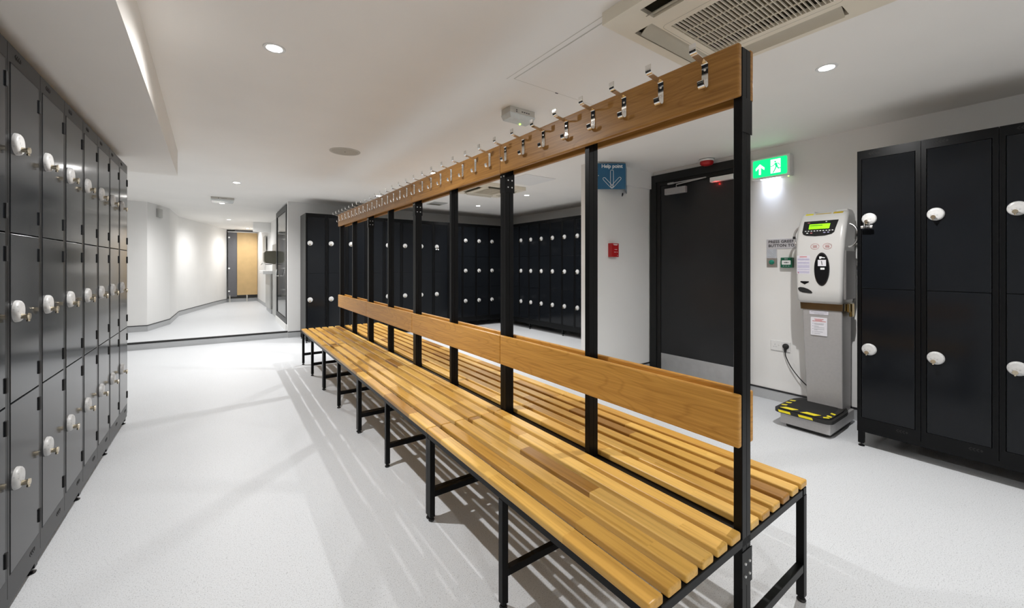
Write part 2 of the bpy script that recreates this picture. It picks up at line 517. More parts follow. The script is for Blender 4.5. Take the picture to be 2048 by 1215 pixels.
for i in range(len(RW) - 1):
    p, q = RW[i], RW[i + 1]
    if i == 3: continue
    slab_poly('wall_corridor_right', along(p, q, 0, -T, 0, 0), ZC, CEIL, 'wall',
              ['white corridor wall right of the oak cubicle door', 'white corridor wall with the narrow mirror', 'white corridor wall behind the vanity', '', 'white corridor wall around the glazed door'][i], 'wall')
    if i != 2:
        slab_poly('baseboard_corridor_right', along(p, q, 0, 0.006, 0, 0), ZC, ZC + 0.09, 'cove', 'grey coved skirting of the corridor right wall', 'skirting')['group'] = 'corridor skirting'
sbox('wall_corridor_end', 'wall', (-0.3, 1.3, 14.9, 15.0, ZC, CEIL), 'white wall behind the oak cubicle door', 'wall')
sbox('trim_5', 'wall', (0.62, 1.0, 11.45, 11.6, 1.98, CEIL), 'white overhead boxing across the corridor right side', 'beam')

# left soffit over the lockers (slightly skewed downstand)
slab_poly('ceiling_soffit', [(XLW, YB), (-0.19, YB), (-0.268, 2.13), (-0.32, 4.74), (XLW, 4.74)], 1.985, CEIL, 'ceiling', 'low off-white ceiling downstand above the left lockers', 'soffit')

# coved skirtings of the locker room
def skirt(side, p, q, lab):
    slab_poly('baseboard_' + side, along(p, q, 0.0, 0.006, 0, 0), 0.0, 0.085, 'cove', 'grey coved vinyl skirting ' + lab, 'skirting')
    slab_poly('trim_6', along(p, q, 0.0, 0.010, 0, 0), 0.085, 0.098, 'capping', 'black capping strip of the skirting ' + lab, 'skirting')
# "right hand side" of p->q is the room side
skirt('right', (XW, 1.725), (XW, YB), 'along the right wall')
skirt('partition', (3.013, 2.78), (XW - 0.001, 2.78), 'of the partition under the help point sign')
skirt('partition_end', (3.013, 2.97), (3.013, 2.78), 'round the partition end')
skirt('far', (0.88, YF), (XB, YF), 'along the far wall')

# ------------------------------------------------------------------ downlights
def downlight(x, y, w, label, outside=False):
    t = thing('downlight', label, 'ceiling light', (x, y, CEIL), 0, 'recessed ceiling downlights')
    if 'dl' not in cache:
        b = bmesh.new(); lathe(b, [(0.034, 0.0), (0.034, -0.003), (0.046, -0.004), (0.048, -0.001), (0.048, 0.0)], 28)
        cache['dl'] = mesh_of(b, 'bezel', 'plastic_white', True)
        b = bmesh.new(); lathe(b, [(0.0, -0.0022), (0.034, -0.0022), (0.034, -0.0002)], 24)
        cache['dl2'] = mesh_of(b, 'led_lens', 'lamp_n', True)
    link('bezel', cache['dl'], t); link('led_lens', cache['dl2'], t)
    ld = bpy.data.lights.new('downlight_beam', 'SPOT')
    ld.energy = w
    ld.spot_size = R(165); ld.spot_blend = 1.0
    ld.shadow_soft_size = 0.016
    ld.color = (1.0, 0.99, 0.98)
    lo = bpy.data.objects.new('downlight_beam', ld)
    COL.objects.link(lo); lo.parent = t; lo.location = (0, 0, -0.012)
    return t
cache = {}
DL_LABELS = ['bright round downlight above the left aisle, nearest the camera', 'round downlight right of the near bench end, by the air conditioner',
             'round downlight in the left aisle before the step', 'downlight half hidden behind the middle of the hook rail', 'downlight just above the far third of the hook rail',
             'nearer downlight of the rear bay, right of the third post', 'farther downlight of the rear bay, between two bench posts',
             'corridor downlight beside the ceiling emergency light', 'middle downlight of the corridor', 'farthest corridor downlight above the oak cubicle door',
             'added unseen downlight behind the camera on the left', 'added unseen downlight behind the camera on the right']
for (x, y, w, k), lab in zip(DOWNLIGHTS, DL_LABELS):
    downlight(x, y, w, lab)

# ------------------------------------------------------------------ bench
XC = 1.225
Y0, MODL = 0.55, 1.2
SEAT = 0.425
bench = thing('changing_bench', 'long double-sided oak slat bench with black frame, backrests and coat hook rail', 'bench', (XC, Y0, 0))
BO = Vector((XC, Y0, 0))
def bpart(name, me, loc, parent=None):
    return link(name, me, parent or bench, Vector(loc) - BO if parent is None else loc)
SLW, SLP = 0.0535, 0.0740
slat_me = []
for v in range(1):
    b = bmesh.new(); bx(b, -SLW / 2, SLW / 2, -0.599, 0.599, -0.0115, 0.0115, 0.005, 3)
    slat_me.append(mesh_of(b, 'slat', 'slat'))
leg_me = box_mesh('leg', 'black_metal', -0.0125, 0.0125, -0.0125, 0.0125, 0.018, 0.377, 0.0015)
b = bmesh.new(); lathe(b, [(0, 0), (0.013, 0), (0.0145, 0.004), (0.012, 0.009), (0.006, 0.010), (0.006, 0.022), (0, 0.022)], 14)
foot_me = mesh_of(b, 'foot', 'rubber', True)
b = bmesh.new()
bx(b, -0.0125, 0.0125, -0.0125, 0.0125, 0.018, 1.800, 0.0015)
post_me = mesh_of(b, 'post', 'black_metal')
inner_me = box_mesh('seat_rail', 'black_metal', -0.020, 0.020, -0.599, 0.599, 0.377, 0.4015, 0.0015)
long_me = box_mesh('seat_rail', 'black_metal', -0.0125, 0.0125, -0.599, 0.599, 0.377, 0.402, 0.0015)
cross_me = box_mesh('seat_crossbar', 'black_metal', -0.41, 0.41, -0.0125, 0.0125, 0.377, 0.4015, 0.0015)
str_me = box_mesh('stretcher', 'black_metal', 0.026, 0.43, -0.0110, 0.0110, 0.108, 0.136, 0.0015)
plate_me = box_mesh('splice_plate', 'black_metal', -0.030, 0.030, -0.002, 0.0, -0.05, 0.05, 0.0008)
splate_me = box_mesh('side_plate', 'black_metal', -0.002, 0.0, -0.026, 0.026, -0.05, 0.05, 0.0008)
b = bmesh.new(); cyl(b, (0, 0, 0), (0, -0.003, 0), 0.0042, 0.0036, 10)
bolt_me = mesh_of(b, 'bolt', 'bolt', True)
b = bmesh.new(); cyl(b, (0, 0, 0), (-0.003, 0, 0), 0.0042, 0.0036, 10)
sbolt_me = mesh_of(b, 'bolt', 'bolt', True)
rail_me = box_mesh('hook_board', 'rail_wood', -0.010, 0.010, -0.5995, 0.5995, -0.075, 0.075, 0.005, 2, True)
back_me = box_mesh('backrest_board', 'back_wood', -0.010, 0.010, -0.5995, 0.5995, -0.075, 0.075, 0.005, 2, True)

def hook_mesh():
    # pressed chrome strip: back plate, long upper arm with upturned tip, short lower curl
    w, t = 0.010, 0.0022
    up = [(0, -0.020), (0, 0.033), (-0.004, 0.038), (-0.010, 0.039), (-0.060, 0.047), (-0.067, 0.051), (-0.069, 0.058), (-0.069, 0.074)]
    lo = [(0, -0.018), (0, -0.030), (-0.003, -0.037), (-0.010, -0.041), (-0.019, -0.039), (-0.025, -0.031), (-0.026, -0.020)]
    b = bmesh.new()
    for prof in (up, lo):
        n = len(prof)
        L, Rr = [], []
        for i, p in enumerate(prof):
            a = Vector(prof[max(0, i - 1)]); c = Vector(prof[min(n - 1, i + 1)])
            d = (c - a).normalized(); nn = Vector((-d.y, d.x)) * t / 2
            L.append((p[0] + nn.x, p[1] + nn.y)); Rr.append((p[0] - nn.x, p[1] - nn.y))
        rows = []
        for (lx, lz), (rx, rz) in zip(L, Rr):
            rows.append([b.verts.new((lx - 0.0012, -w, lz)), b.verts.new((lx - 0.0012, w, lz)), b.verts.new((rx - 0.0012, w, rz)), b.verts.new((rx - 0.0012, -w, rz))])
        for r0, r1 in zip(rows, rows[1:]):
            for k in range(4):
                b.faces.new((r0[k], r0[(k + 1) % 4], r1[(k + 1) % 4], r1[k]))
        b.faces.new(rows[0]); b.faces.new(rows[-1][::-1])
    for z in (0.018, -0.012):
        cyl(b, (-0.002, 0, z), (-0.0045, 0, z), 0.004, 0.003, 8)
    return mesh_of(b, 'coat_hook', 'chrome', True, 50)
hook_me = hook_mesh()

for k in range(4):
    yc = Y0 + MODL * (k + 0.5)
    for side in (-1, 1):
        for j in range(6):
            x = XC + side * (0.030 + SLW / 2 + SLP * j)
            bpart('slat', slat_me[0], (x, yc, SEAT - 0.0115))
        bpart('seat_rail', long_me, (XC + side * 0.435, yc, 0))
        bpart('seat_rail', inner_me, (XC + side * 0.0205, yc, 0))
        for dy in (-0.5875, 0.0, 0.5875):
            lg = bpart('leg', leg_me, (XC + side * 0.435, yc + dy, 0)); link('foot', foot_me, lg)
            po = bpart('post', post_me, (XC + side * 0.0125, yc + dy, 0)); link('foot', foot_me, po)
            s = bpart('stretcher', str_me, (XC, yc + dy, 0))
            if side < 0: s.rotation_euler = (0, 0, PI)
        rb = bpart('hook_board', rail_me, (XC + side * 0.035, yc, 1.732))
        for h in range(8):
            hk = link('coat_hook', hook_me, rb, (side * 0.010, -0.6 + 0.0975 + 0.15 * h, 0.014))
            if side > 0: hk.rotation_euler = (0, 0, PI)
        bpart('backrest_board', back_me, (XC + side * 0.035, yc, 0.738))
    for dy in (-0.5875, 0.0, 0.5875):
        bpart('seat_crossbar', cross_me, (XC, yc + dy, 0))
    # plates at the near face of each section end, just under the hook boards and under the seat
    for zz, hh in ((1.607, 1.0), (0.315, 1.0)):
        pl = bpart('splice_plate', plate_me, (XC, Y0 + MODL * k - (0.025 if k else 0.0), zz))
        if k > 0 or zz < 1:
            for sx in (-0.0125, 0.0125):
                for sz in (0.014, -0.022):
                    link('bolt', bolt_me, pl, (sx, -0.002, sz))
    if k > 0:
        pl = bpart('side_plate', splate_me, (XC - 0.025, Y0 + MODL * k, 1.607))
        for sy in (-0.0125, 0.0125):
            link('bolt', sbolt_me, pl, (-0.002, sy, 0.036))

# ------------------------------------------------------------------ lockers
LW_ = 0.2985
LD = 0.50
def arrows(bm, cx, cz, mi=0):
    # ventilation cluster: three small pierced chevrons and a diamond
    m = plane_mat((cx, -0.0006, cz), (1, 0, 0), (0, 0, 1))
    for i, dx in enumerate((-0.020, -0.006, 0.008)):
        for s in (1, -1):
            prism(bm, stroke((dx - 0.005, 0.0), (dx + 0.004, 0.008 * s), 0.0042, 2), m, 0.0008, mi)
    prism(bm, [(0.016, 0), (0.022, 0.008), (0.028, 0), (0.022, -0.008)], m, 0.0008, mi)

def locker_meshes(kind, n, z0, z1, d0, d1, stile, hinges):
    w = LW_ - 0.0016
    g = 0.003
    b = bmesh.new()
    t = 0.008
    # shell: sides, top, bottom, back
    bx(b, 0.0008, t, 0.0, LD, z0, z1); bx(b, w - t, w, 0.0, LD, z0, z1)
    bx(b, t, w - t, 0.0, LD, z1 - t, z1); bx(b, t, w - t, 0.0, LD, z0, z0 + t)
    bx(b, t, w - t, LD - t, LD, z0 + t, z1 - t)
    # front frame
    bx(b, t, stile, 0.0, 0.02, z0 + t, z1 - t); bx(b, w - stile, w - t, 0.0, 0.02, z0 + t, z1 - t)
    bx(b, stile, w - stile, 0.0, 0.02, d1, z1 - t); bx(b, stile, w - stile, 0.0, 0.02, z0 + t, d0)
    # shelves behind door joints
    H = (d1 - d0) / n
    for i in range(1, n):
        bx(b, t, w - t, 0.020, LD - t, d0 + H * i - 0.006, d0 + H * i + 0.006)
    car = mesh_of(b, 'carcass', 'carcass')
    doors = []
    b = bmesh.new()
    bx(b, stile + g, w - stile - g, -0.0015, 0.018, -H / 2 + g * .6, H / 2 - g * .6, 0.0022, 2)
    door = mesh_of(b, 'door', 'door_steel')
    b = bmesh.new(); arrows(b, 0.085, z1 - (z1 - d1) * 0.45); vt = mesh_of(b, 'vent', 'gap')
    b = bmesh.new(); arrows(b, 0.215, z0 + (d0 - z0) * 0.5); vb = mesh_of(b, 'vent', 'gap')
    b = bmesh.new(); bx(b, w - stile - 0.008, w - stile + 0.006, -0.0055, 0.001, -0.025, 0.025, 0.001)
    hg = mesh_of(b, 'hinge', 'gap')
    return dict(car=car, door=door, vt=vt, vb=vb, hinge=hg, n=n, d0=d0, H=H, hinges=hinges)

# lock: shallow domed disc with a raised rim, and the nickel hasp below its centre
fm = plane_mat((0, 0, 0), (1, 0, 0), (0, 0, 1))     # local +Z of the lathe points to -Y (out of the door)
b = bmesh.new(); lathe(b, [(0.0, 0.0155), (0.024, 0.0150), (0.0310, 0.0135), (0.0350, 0.0105), (0.0370, 0.0060), (0.0375, 0.0)], 28, fm)
disc_me = mesh_of(b, 'lock_disc', 'lock', True, 60)
b = bmesh.new()
cyl(b, (0, -0.010, 0), (0, -0.031, 0), 0.0085, 0.0085, 14)
cyl(b, (0, -0.031, 0), (0, -0.035, 0), 0.0115, 0.0105, 14)
bx(b, -0.0035, 0.0035, -0.034, -0.026, -0.018, -0.006, 0.001)
hasp_me = mesh_of(b, 'lock_hasp', 'nickel', True, 50)
KIND = {
    'left3': locker_meshes('left3', 3, 0.078, 1.918, 0.146, 1.858, 0.016, True),
    'right2': locker_meshes('right2', 2, 0.130, 1.921, 0.190, 1.866, 0.022, False),
    'far2': locker_meshes('far2', 2, 0.130, 1.968, 0.190, 1.912, 0.022, False),
    'far3': locker_meshes('far3', 3, 0.130, 1.968, 0.190, 1.912, 0.018, False)}

def locker(kind, loc, rot, label, group, vents=True):
    K = KIND[kind]
    t = thing('locker', label, 'locker', loc, rot, group)
    link('carcass', K['car'], t)
    for i in range(K['n']):
        d = link('door', K['door'], t, (0, 0, K['d0'] + K['H'] * (i + 0.5)))
        dz = K['H'] * 0.035
        a = random.uniform(-0.5, 0.5)
        link('lock_disc', disc_me, d, (0.062, -0.0015, dz), (0, a, 0))
        link('lock_hasp', hasp_me, d, (0.055, -0.0015, dz - 0.018))
        if K['hinges']:
            for s in (-1, 1):
                link('hinge', K['hinge'], d, (0, 0, s * (K['H'] / 2 - 0.070)))
    if vents:
        link('vent', K['vt'], t); link('vent', K['vb'], t)
    return t

# left row: faces +X
XL = -0.572
YL1 = 4.142
for k in range(9):
    y = YL1 - LW_ * (k + 1)
    lab = f'dark grey three-door locker in the left row, {ORD[k]} column from the corridor end' if k < 8 else 'dark grey three-door locker at the left picture edge, nearest the camera'
    if k == 0: lab = 'dark grey three-door locker at the corridor end of the left row'
    locker('left3', (XL, y, 0), PI / 2, lab, 'three-door lockers of the left row')
# right row: faces -X
XR, YR0 = 3.383, 0.833
labs = ['black two-door locker beside the weighing machine, padlock on its upper door', 'black two-door locker second from the weighing machine, in the right row',
        'black two-door locker at the right picture edge, third from the weighing machine', 'black two-door locker of the right row, fourth from the weighing machine']
for k in range(4):
    locker('right2', (XR, YR0 - LW_ * k, 0), -PI / 2, labs[k], 'two-door lockers of the right row')
# far row: faces -Y
YFR, XF0 = 6.78, 1.034
for k in range(12):
    kind = 'far2' if k < 8 else 'far3'
    x = XF0 + LW_ * k
    lab = (f'black two-door locker against the far wall, {ORD[k]} from the corridor' if k < 8 else f'black three-door locker against the far wall, {ORD[k-8]} right of the two-door ones')
    if k == 7: lab = 'black two-door locker against the far wall, padlock on its upper door'
    locker(kind, (x, YFR, 0), 0, lab, 'lockers along the far wall', False)
# right rear row: faces -X
XBR, YBR = 4.61, 6.775
for k in range(9):
    locker('far3', (XBR, YBR - LW_ * k, 0), -PI / 2, f'black three-door locker in the rear right row, {ORD[k]} from the room corner', 'three-door lockers of the rear right row', False)

# stands under each row: frame with adjustable feet
def stand(name_label, loc, rot, L, z0, z1, legs):
    t = thing('locker_stand', name_label, 'stand', loc, rot)
    b = bmesh.new()
    bx(b, 0, L, 0.002, 0.032, z0, z1); bx(b, 0, L, LD - 0.032, LD - 0.002, z0, z1)
    bx(b, 0, 0.03, 0.032, LD - 0.032, z0, z1); bx(b, L - 0.03, L, 0.032, LD - 0.032, z0, z1)
    link('frame', mesh_of(b, 'frame', 'carcass'), t)
    lm = box_mesh('leg', 'carcass', -0.015, 0.015, -0.015, 0.015, 0.022, z0)
    b = bmesh.new(); lathe(b, [(0, 0), (0.016, 0), (0.017, 0.004), (0.010, 0.008), (0.006, 0.010), (0.006, 0.024), (0, 0.024)], 14)
    fme = mesh_of(b, 'foot', 'gloss_black', True)
    for x in legs:
        for y in (0.022, LD - 0.022):
            lg = link('leg', lm, t, (x, y, 0)); link('foot', fme, lg)
    return t
Ln = LW_ * 9
stand('black steel stand with feet under the left row of lockers', (XL, YL1 - Ln, 0), PI / 2, Ln, 0.050, 0.0775, [Ln - 0.02 - 0.596 * i for i in range(5)])
Ln = LW_ * 4
stand('black steel stand with feet under the right row of lockers', (XR, YR0, 0), -PI / 2, Ln, 0.098, 0.1295, [0.018, Ln - 0.018])
Ln = LW_ * 12
stand('black steel stand under the far wall lockers', (XF0, YFR, 0), 0, Ln, 0.098, 0.1295, [0.018, 0.9, 1.8, 2.7, Ln - 0.018])
Ln = LW_ * 9
stand('black steel stand with feet under the rear right row of lockers', (XBR, YBR, 0), -PI / 2, Ln, 0.098, 0.1295, [0.018, 0.9, 1.79, Ln - 0.018])

# padlocks
def padlock(loc, rot, label, big=True):
    t = thing('padlock', label, 'padlock', loc, rot, 'padlocks on locker doors')
    b = bmesh.new()
    pts = [(0.013 * math.cos(a), 0, 0.016 + 0.014 * math.sin(a)) for a in [PI * i / 10 for i in range(11)]]
    tube(b, [(0.013, 0, 0)] + pts + [(-0.013, 0, 0)], 0.0028, 8)
    link('shackle', mesh_of(b, 'shackle', 'bolt', True), t)
    b = bmesh.new(); cyl(b, (-0.028, 0, -0.008), (0.028, 0, -0.008), 0.0105, 0.0105, 18)
    link('body', mesh_of(b, 'body', 'bolt', True, 40), t)
    b = bmesh.new()
    for i in range(4):
        x = -0.012 + 0.008 * i
        cyl(b, (x - 0.003, 0, -0.008), (x + 0.003, 0, -0.008), 0.0122, 0.0122, 14)
    link('number_wheels', mesh_of(b, 'number_wheels', 'gloss_black', True, 40), t)
def lock_z(kind, i):
    K = KIND[kind]; return K['d0'] + K['H'] * (i + 0.5) + K['H'] * 0.035
padlock((XR - 0.034, YR0 - 0.058, lock_z('right2', 1) - 0.045), -PI / 2, 'chrome combination padlock on the upper locker door beside the weighing machine')
padlock((XF0 + LW_ * 7 + 0.055, YFR - 0.034, lock_z('far2', 1) - 0.045), 0, 'small padlock on an upper locker door at the far wall')

# ------------------------------------------------------------------ charcoal door in the right wall
def wall_m(y, z, x=XW):           # frame on the right wall: right = -Y, up = Z, out = -X
    return plane_mat((x, y, z), (0, -1, 0), (0, 0, 1))
door = thing('door_1', None, None, (XW, 2.24, 0))
door['kind'] = 'structure'; door['label'] = 'charcoal grey flush door with steel kick plate in the right wall'; door['category'] = 'door'
def child(name, me, parent, world=(0, 0, 0)):
    o = link(name, me, parent)
    o.matrix_parent_inverse = Matrix.Identity(4)
    o.location = -Vector(parent.location) + Vector(world)
    return o
DY0, DY1 = 2.765, 1.728
b = bmesh.new()
bx(b, 3.880, XW - 0.0005, DY0 - 0.075, DY0, 0, 2.165, 0.002); bx(b, 3.880, XW - 0.0005, DY1, DY1 + 0.075, 0, 2.165, 0.002)
bx(b, 3.880, XW - 0.0005, DY1 + 0.075, DY0 - 0.075, 2.085, 2.165, 0.002)
child('frame', mesh_of(b, 'frame', 'frame_grey'), door)
b = bmesh.new()
bx(b, 3.898, XW - 0.0005, DY0 - 0.12, DY0 - 0.0755, 0, 2.085); bx(b, 3.898, XW - 0.0005, DY1 + 0.0755, DY1 + 0.12, 0, 2.085)
bx(b, 3.898, XW - 0.0005, DY1 + 0.12, DY0 - 0.12, 2.045, 2.085)
child('stop', mesh_of(b, 'stop', 'gap'), door)
leaf = child('leaf', box_mesh('leaf', 'door_grey', 3.908, XW - 0.001, DY1 + 0.122, DY0 - 0.122, 0.02, 2.043, 0.002), door)
def sub(name, me, parent):        # sub-part given in world coordinates
    o = link(name, me, parent)
    o.location = -(Vector(parent.location) + (Vector(parent.parent.location) if parent.parent else Vector()))
    return o
sub('kick_plate', box_mesh('kick_plate', 'brushed', 3.9055, 3.9075, DY1 + 0.13, DY0 - 0.125, 0.025, 0.222), leaf)
b = bmesh.new(); bx(b, 3.868, 3.9075, 2.335, 2.575, 1.930, 1.996, 0.003)
cl = child('door_closer', mesh_of(b, 'door_closer', 'alu_paint'), door)
b = bmesh.new()
bx(b, 3.872, 3.884, 2.12, 2.535, 2.040, 2.050, 0.001); bx(b, 3.868, 3.888, 2.47, 2.54, 2.036, 2.054, 0.001)
tube(b, [(3.878, 2.44, 1.996), (3.878, 2.44, 2.025), (3.878, 2.13, 2.045)], 0.006, 8)
child('closer_arm', mesh_of(b, 'closer_arm', 'alu_paint', True), door)
mag = child('magnetic_lock', box_mesh('magnetic_lock', 'plastic_white', 3.862, 3.9075, DY1 + 0.125, 2.075, 1.985, 2.030, 0.002), door)
b = bmesh.new(); lathe(b, [(0, 0.004), (0.004, 0.003), (0.006, 0.0)], 12, plane_mat((3.872, 2.02, 1.9848), (0, 1, 0), (1, 0, 0)))
sub('indicator', mesh_of(b, 'indicator', 'led_red', True), mag)
ld = bpy.data.lights.new('indicator_glow', 'POINT'); ld.energy = 0.05; ld.color = (1, 0.03, 0.02); ld.shadow_soft_size = 0.004
lo = bpy.data.objects.new('indicator_glow', ld); COL.objects.link(lo); lo.location = (3.872, 2.02, 1.970)

# fire sounder on the ceiling above the door
t = thing('alarm_sounder', 'round red and white alarm sounder above the charcoal door', 'alarm', (3.835, 2.09, CEIL))
b = bmesh.new(); lathe(b, [(0, 0), (0.066, 0), (0.067, -0.018), (0.063, -0.024), (0, -0.024)], 28)
link('base', mesh_of(b, 'base', 'plastic_white', True), t)
b = bmesh.new(); lathe(b, [(0.060, -0.024), (0.062, -0.040), (0.052, -0.056), (0.03, -0.064), (0, -0.066)], 28)
link('cap', mesh_of(b, 'cap', 'red', True), t)
b = bmesh.new(); lathe(b, [(0.0672, -0.004), (0.0685, -0.005), (0.0685, -0.007), (0.0672, -0.008)], 28)
link('ring', mesh_of(b, 'ring', 'print_black', True), t)

# ------------------------------------------------------------------ signs on the right wall
ex = thing('exit_sign', 'lit green running man exit sign on the wall right of the door', 'sign', (XW, 1.53, 2.02))
EXT, EY0, EY1, EZ0, EZ1 = 3.845, 1.69, 1.385, 1.932, 2.115
child('housing', box_mesh('housing', 'plastic_white', EXT + 0.006, XW - 0.0005, EY1, EY0, EZ0, EZ1, 0.006, 2, True), ex)
mm = plane_mat((EXT, EY0, EZ0), (0, -1, 0), (0, 0, 1))
WX, HX = EY0 - EY1, EZ1 - EZ0
b = bmesh.new(); prism(b, rrect(0.018, WX - 0.022, 0.018, HX - 0.016, 0.012), mm, 0.010)
face = child('face_panel', mesh_of(b, 'face_panel', 'exit_green'), ex)
m2 = plane_mat((EXT - 0.0006, EY0, EZ0), (0, -1, 0), (0, 0, 1))
b = bmesh.new()
for poly in ([(0.067, 0.040), (0.083, 0.040), (0.083, 0.105), (0.067, 0.105)],
             [(0.075, 0.132), (0.112, 0.096), (0.110, 0.076), (0.083, 0.100), (0.067, 0.100), (0.042, 0.076), (0.040, 0.096)]):
    prism(b, poly, m2, 0.0005)
sub('arrow', mesh_of(b, 'arrow', 'exit_white'), face)
b = bmesh.new(); prism(b, [(0.160, 0.036), (0.236, 0.036), (0.236, HX - 0.030), (0.160, HX - 0.030)], m2, 0.0005)
sub('doorway', mesh_of(b, 'doorway', 'exit_white'), face)
m3 = plane_mat((EXT - 0.0012, EY0, EZ0), (0, -1, 0), (0, 0, 1))
b = bmesh.new()
prism(b, ell(0.196, 0.131, 0.0075, 0.0075, 14), m3, 0.0005)
for p, q, w in (((0.200, 0.114), (0.207, 0.092), 0.018), ((0.194, 0.115), (0.181, 0.098), 0.007), ((0.181, 0.098), (0.163, 0.096), 0.007),
                ((0.204, 0.116), (0.220, 0.114), 0.007), ((0.220, 0.114), (0.230, 0.099), 0.007),
                ((0.204, 0.090), (0.195, 0.068), 0.010), ((0.195, 0.068), (0.180, 0.042), 0.009), ((0.209, 0.090), (0.221, 0.071), 0.010), ((0.221, 0.071), (0.246, 0.073), 0.009)):
    prism(b, stroke(p, q, w), m3, 0.0005)
sub('running_man', mesh_of(b, 'running_man', 'exit_green'), face)
child('lamp_strip', box_mesh('lamp_strip', 'exit_lamp', 3.868, 3.900, 1.475, 1.620, EZ0 - 0.004, EZ0 + 0.001), ex)
b = bmesh.new(); lathe(b, [(0, 0), (0.004, 0), (0.004, -0.004), (0, -0.006)], 10, Matrix.Translation((3.885, 1.41, EZ0)))
child('indicator', mesh_of(b, 'indicator', 'led_green', True), ex)
ld = bpy.data.lights.new('exit_downlamp', 'AREA'); ld.shape = 'RECTANGLE'; ld.size = 0.03; ld.size_y = 0.14; ld.energy = 0.18; ld.color = (0.72, 0.80, 1.0); ld.spread = R(75)
lo = bpy.data.objects.new('exit_downlamp', ld); COL.objects.link(lo); lo.location = (3.885, 1.548, EZ0 - 0.006)
lo.rotation_euler = (0, 0, 0)

# PRESS GREEN BUTTON TO EXIT plate
pg = thing('exit_button_notice', 'grey plate reading press green button to exit above the button', 'sign', (XW, 1.5, 1.32))
PX = XW - 0.004
mm = plane_mat((PX, 1.592, 1.405), (0, -1, 0), (0, 0, 1))
b = bmesh.new(); prism(b, [(0, 0), (0, -0.165), (0.083, -0.165), (0.083, -0.086), (0.300, -0.086), (0.300, 0)], mm, 0.0035)
child('plate', mesh_of(b, 'plate', 'label_grey'), pg)
mm = plane_mat((PX - 0.0004, 1.592, 1.405), (0, -1, 0), (0, 0, 1))
for i, s in enumerate(('PRESS GREEN', 'BUTTON TO EXIT')):
    m4 = mm @ Matrix.Translation((0.016, -0.034 - 0.034 * i, 0))
    child('lettering', text_mesh(s, 0.033, 'print_black', m4, spacing=1.06, bold=0.0009), pg)
b = bmesh.new()
prism(b, [(0.004, -0.088), (0.079, -0.088), (0.079, -0.161), (0.004, -0.161)], mm, 0.0004)
child('arrow_field', mesh_of(b, 'arrow_field', 'label_blue'), pg)
mm2 = plane_mat((PX - 0.0010, 1.592, 1.405), (0, -1, 0), (0, 0, 1))
b = bmesh.new()
for p, q in (((0.060, -0.090), (0.060, -0.150)), ((0.071, -0.090), (0.071, -0.150)), ((0.008, -0.100), (0.056, -0.152)), ((0.016, -0.092), (0.058, -0.138)), ((0.010, -0.155), (0.066, -0.155)), ((0.010, -0.149), (0.050, -0.149))):
    prism(b, stroke(p, q, 0.0016, 2), mm2, 0.0004)
child('arrow_outline', mesh_of(b, 'arrow_outline', 'print_grey'), pg)

# green dome exit button
t = thing('exit_button', 'green dome push button on a steel plate', 'button', (XW, 1.548, 1.20))
child('plate', box_mesh('plate', 'brushed', XW - 0.006, XW - 0.0005, 1.507, 1.590, 1.159, 1.241, 0.002), t)
b = bmesh.new(); lathe(b, [(0, 0.022), (0.010, 0.020), (0.018, 0.014), (0.021, 0.006), (0.021, 0)], 22, wall_m(1.549, 1.204, XW - 0.006))
child('dome', mesh_of(b, 'dome', 'green_knob', True), t)
# green break-glass box
t = thing('break_glass_box', 'small green emergency break-glass box beside the exit button', 'call point', (XW, 1.42, 1.20))
child('body', box_mesh('body', 'green_box', XW - 0.045, XW - 0.0005, 1.380, 1.466, 1.157, 1.243, 0.004, 2, True), t)
mm = plane_mat((XW - 0.0458, 1.466, 1.157), (0, -1, 0), (0, 0, 1))
b = bmesh.new(); prism(b, rrect(0.010, 0.076, 0.026, 0.062, 0.004), mm, 0.0006)
child('window', mesh_of(b, 'window', 'plastic_white'), t)
mm = plane_mat((XW - 0.0462, 1.466, 1.157), (0, -1, 0), (0, 0, 1))
b = bmesh.new()
prism(b, [(0.024, 0.044), (0.034, 0.038), (0.034, 0.050)], mm, 0.0003); prism(b, [(0.062, 0.044), (0.052, 0.038), (0.052, 0.050)], mm, 0.0003)
prism(b, ell(0.043, 0.044, 0.006, 0.006, 12), mm, 0.0003)
child('symbol', mesh_of(b, 'symbol', 'print_black'), t)
b = bmesh.new()
prism(b, ell(0.036, 0.074, 0.005, 0.005, 12), mm, 0.0003); prism(b, [(0.045, 0.070), (0.053, 0.070), (0.053, 0.078), (0.045, 0.078)], mm, 0.0003)
for cx in (0.024, 0.043, 0.062): prism(b, stroke((cx - 0.004, 0.014), (cx + 0.004, 0.014), 0.005, 3), mm, 0.0003)
child('pictograms', mesh_of(b, 'pictograms', 'print_grey'), t)

# double wall socket, plug and cable
t = thing('wall_socket', 'white double electrical socket low on the right wall', 'socket', (XW, 1.48, 0.48))
child('faceplate', box_mesh('faceplate', 'plastic_white', XW - 0.010, XW - 0.0005, 1.405, 1.556, 0.440, 0.526, 0.003, 2, True), t)
for yy in (1.522, 1.438):
    b = bmesh.new()
    mm = plane_mat((XW - 0.0104, yy, 0.483), (0, -1, 0), (0, 0, 1))
    for rct in ((-0.002, 0.004, 0.002, 0.013), (-0.013, -0.013, -0.007, -0.009), (0.007, -0.013, 0.013, -0.009)):
        prism(b, [(rct[0], rct[1]), (rct[2], rct[1]), (rct[2], rct[3]), (rct[0], rct[3])], mm, 0.0004)
    child('socket_holes', mesh_of(b, 'socket_holes', 'print_grey'), t)
for yy in (1.492, 1.464):
    child('switch', box_mesh('switch', 'plastic_white', XW - 0.0135, XW - 0.0102, yy - 0.006, yy + 0.006, 0.488, 0.508, 0.001), t)
t = thing('power_cable', 'black plug and mains lead of the weighing machine', 'cable', (XW, 1.438, 0.48))
mm = wall_m(1.438, 0.486, XW - 0.0108)
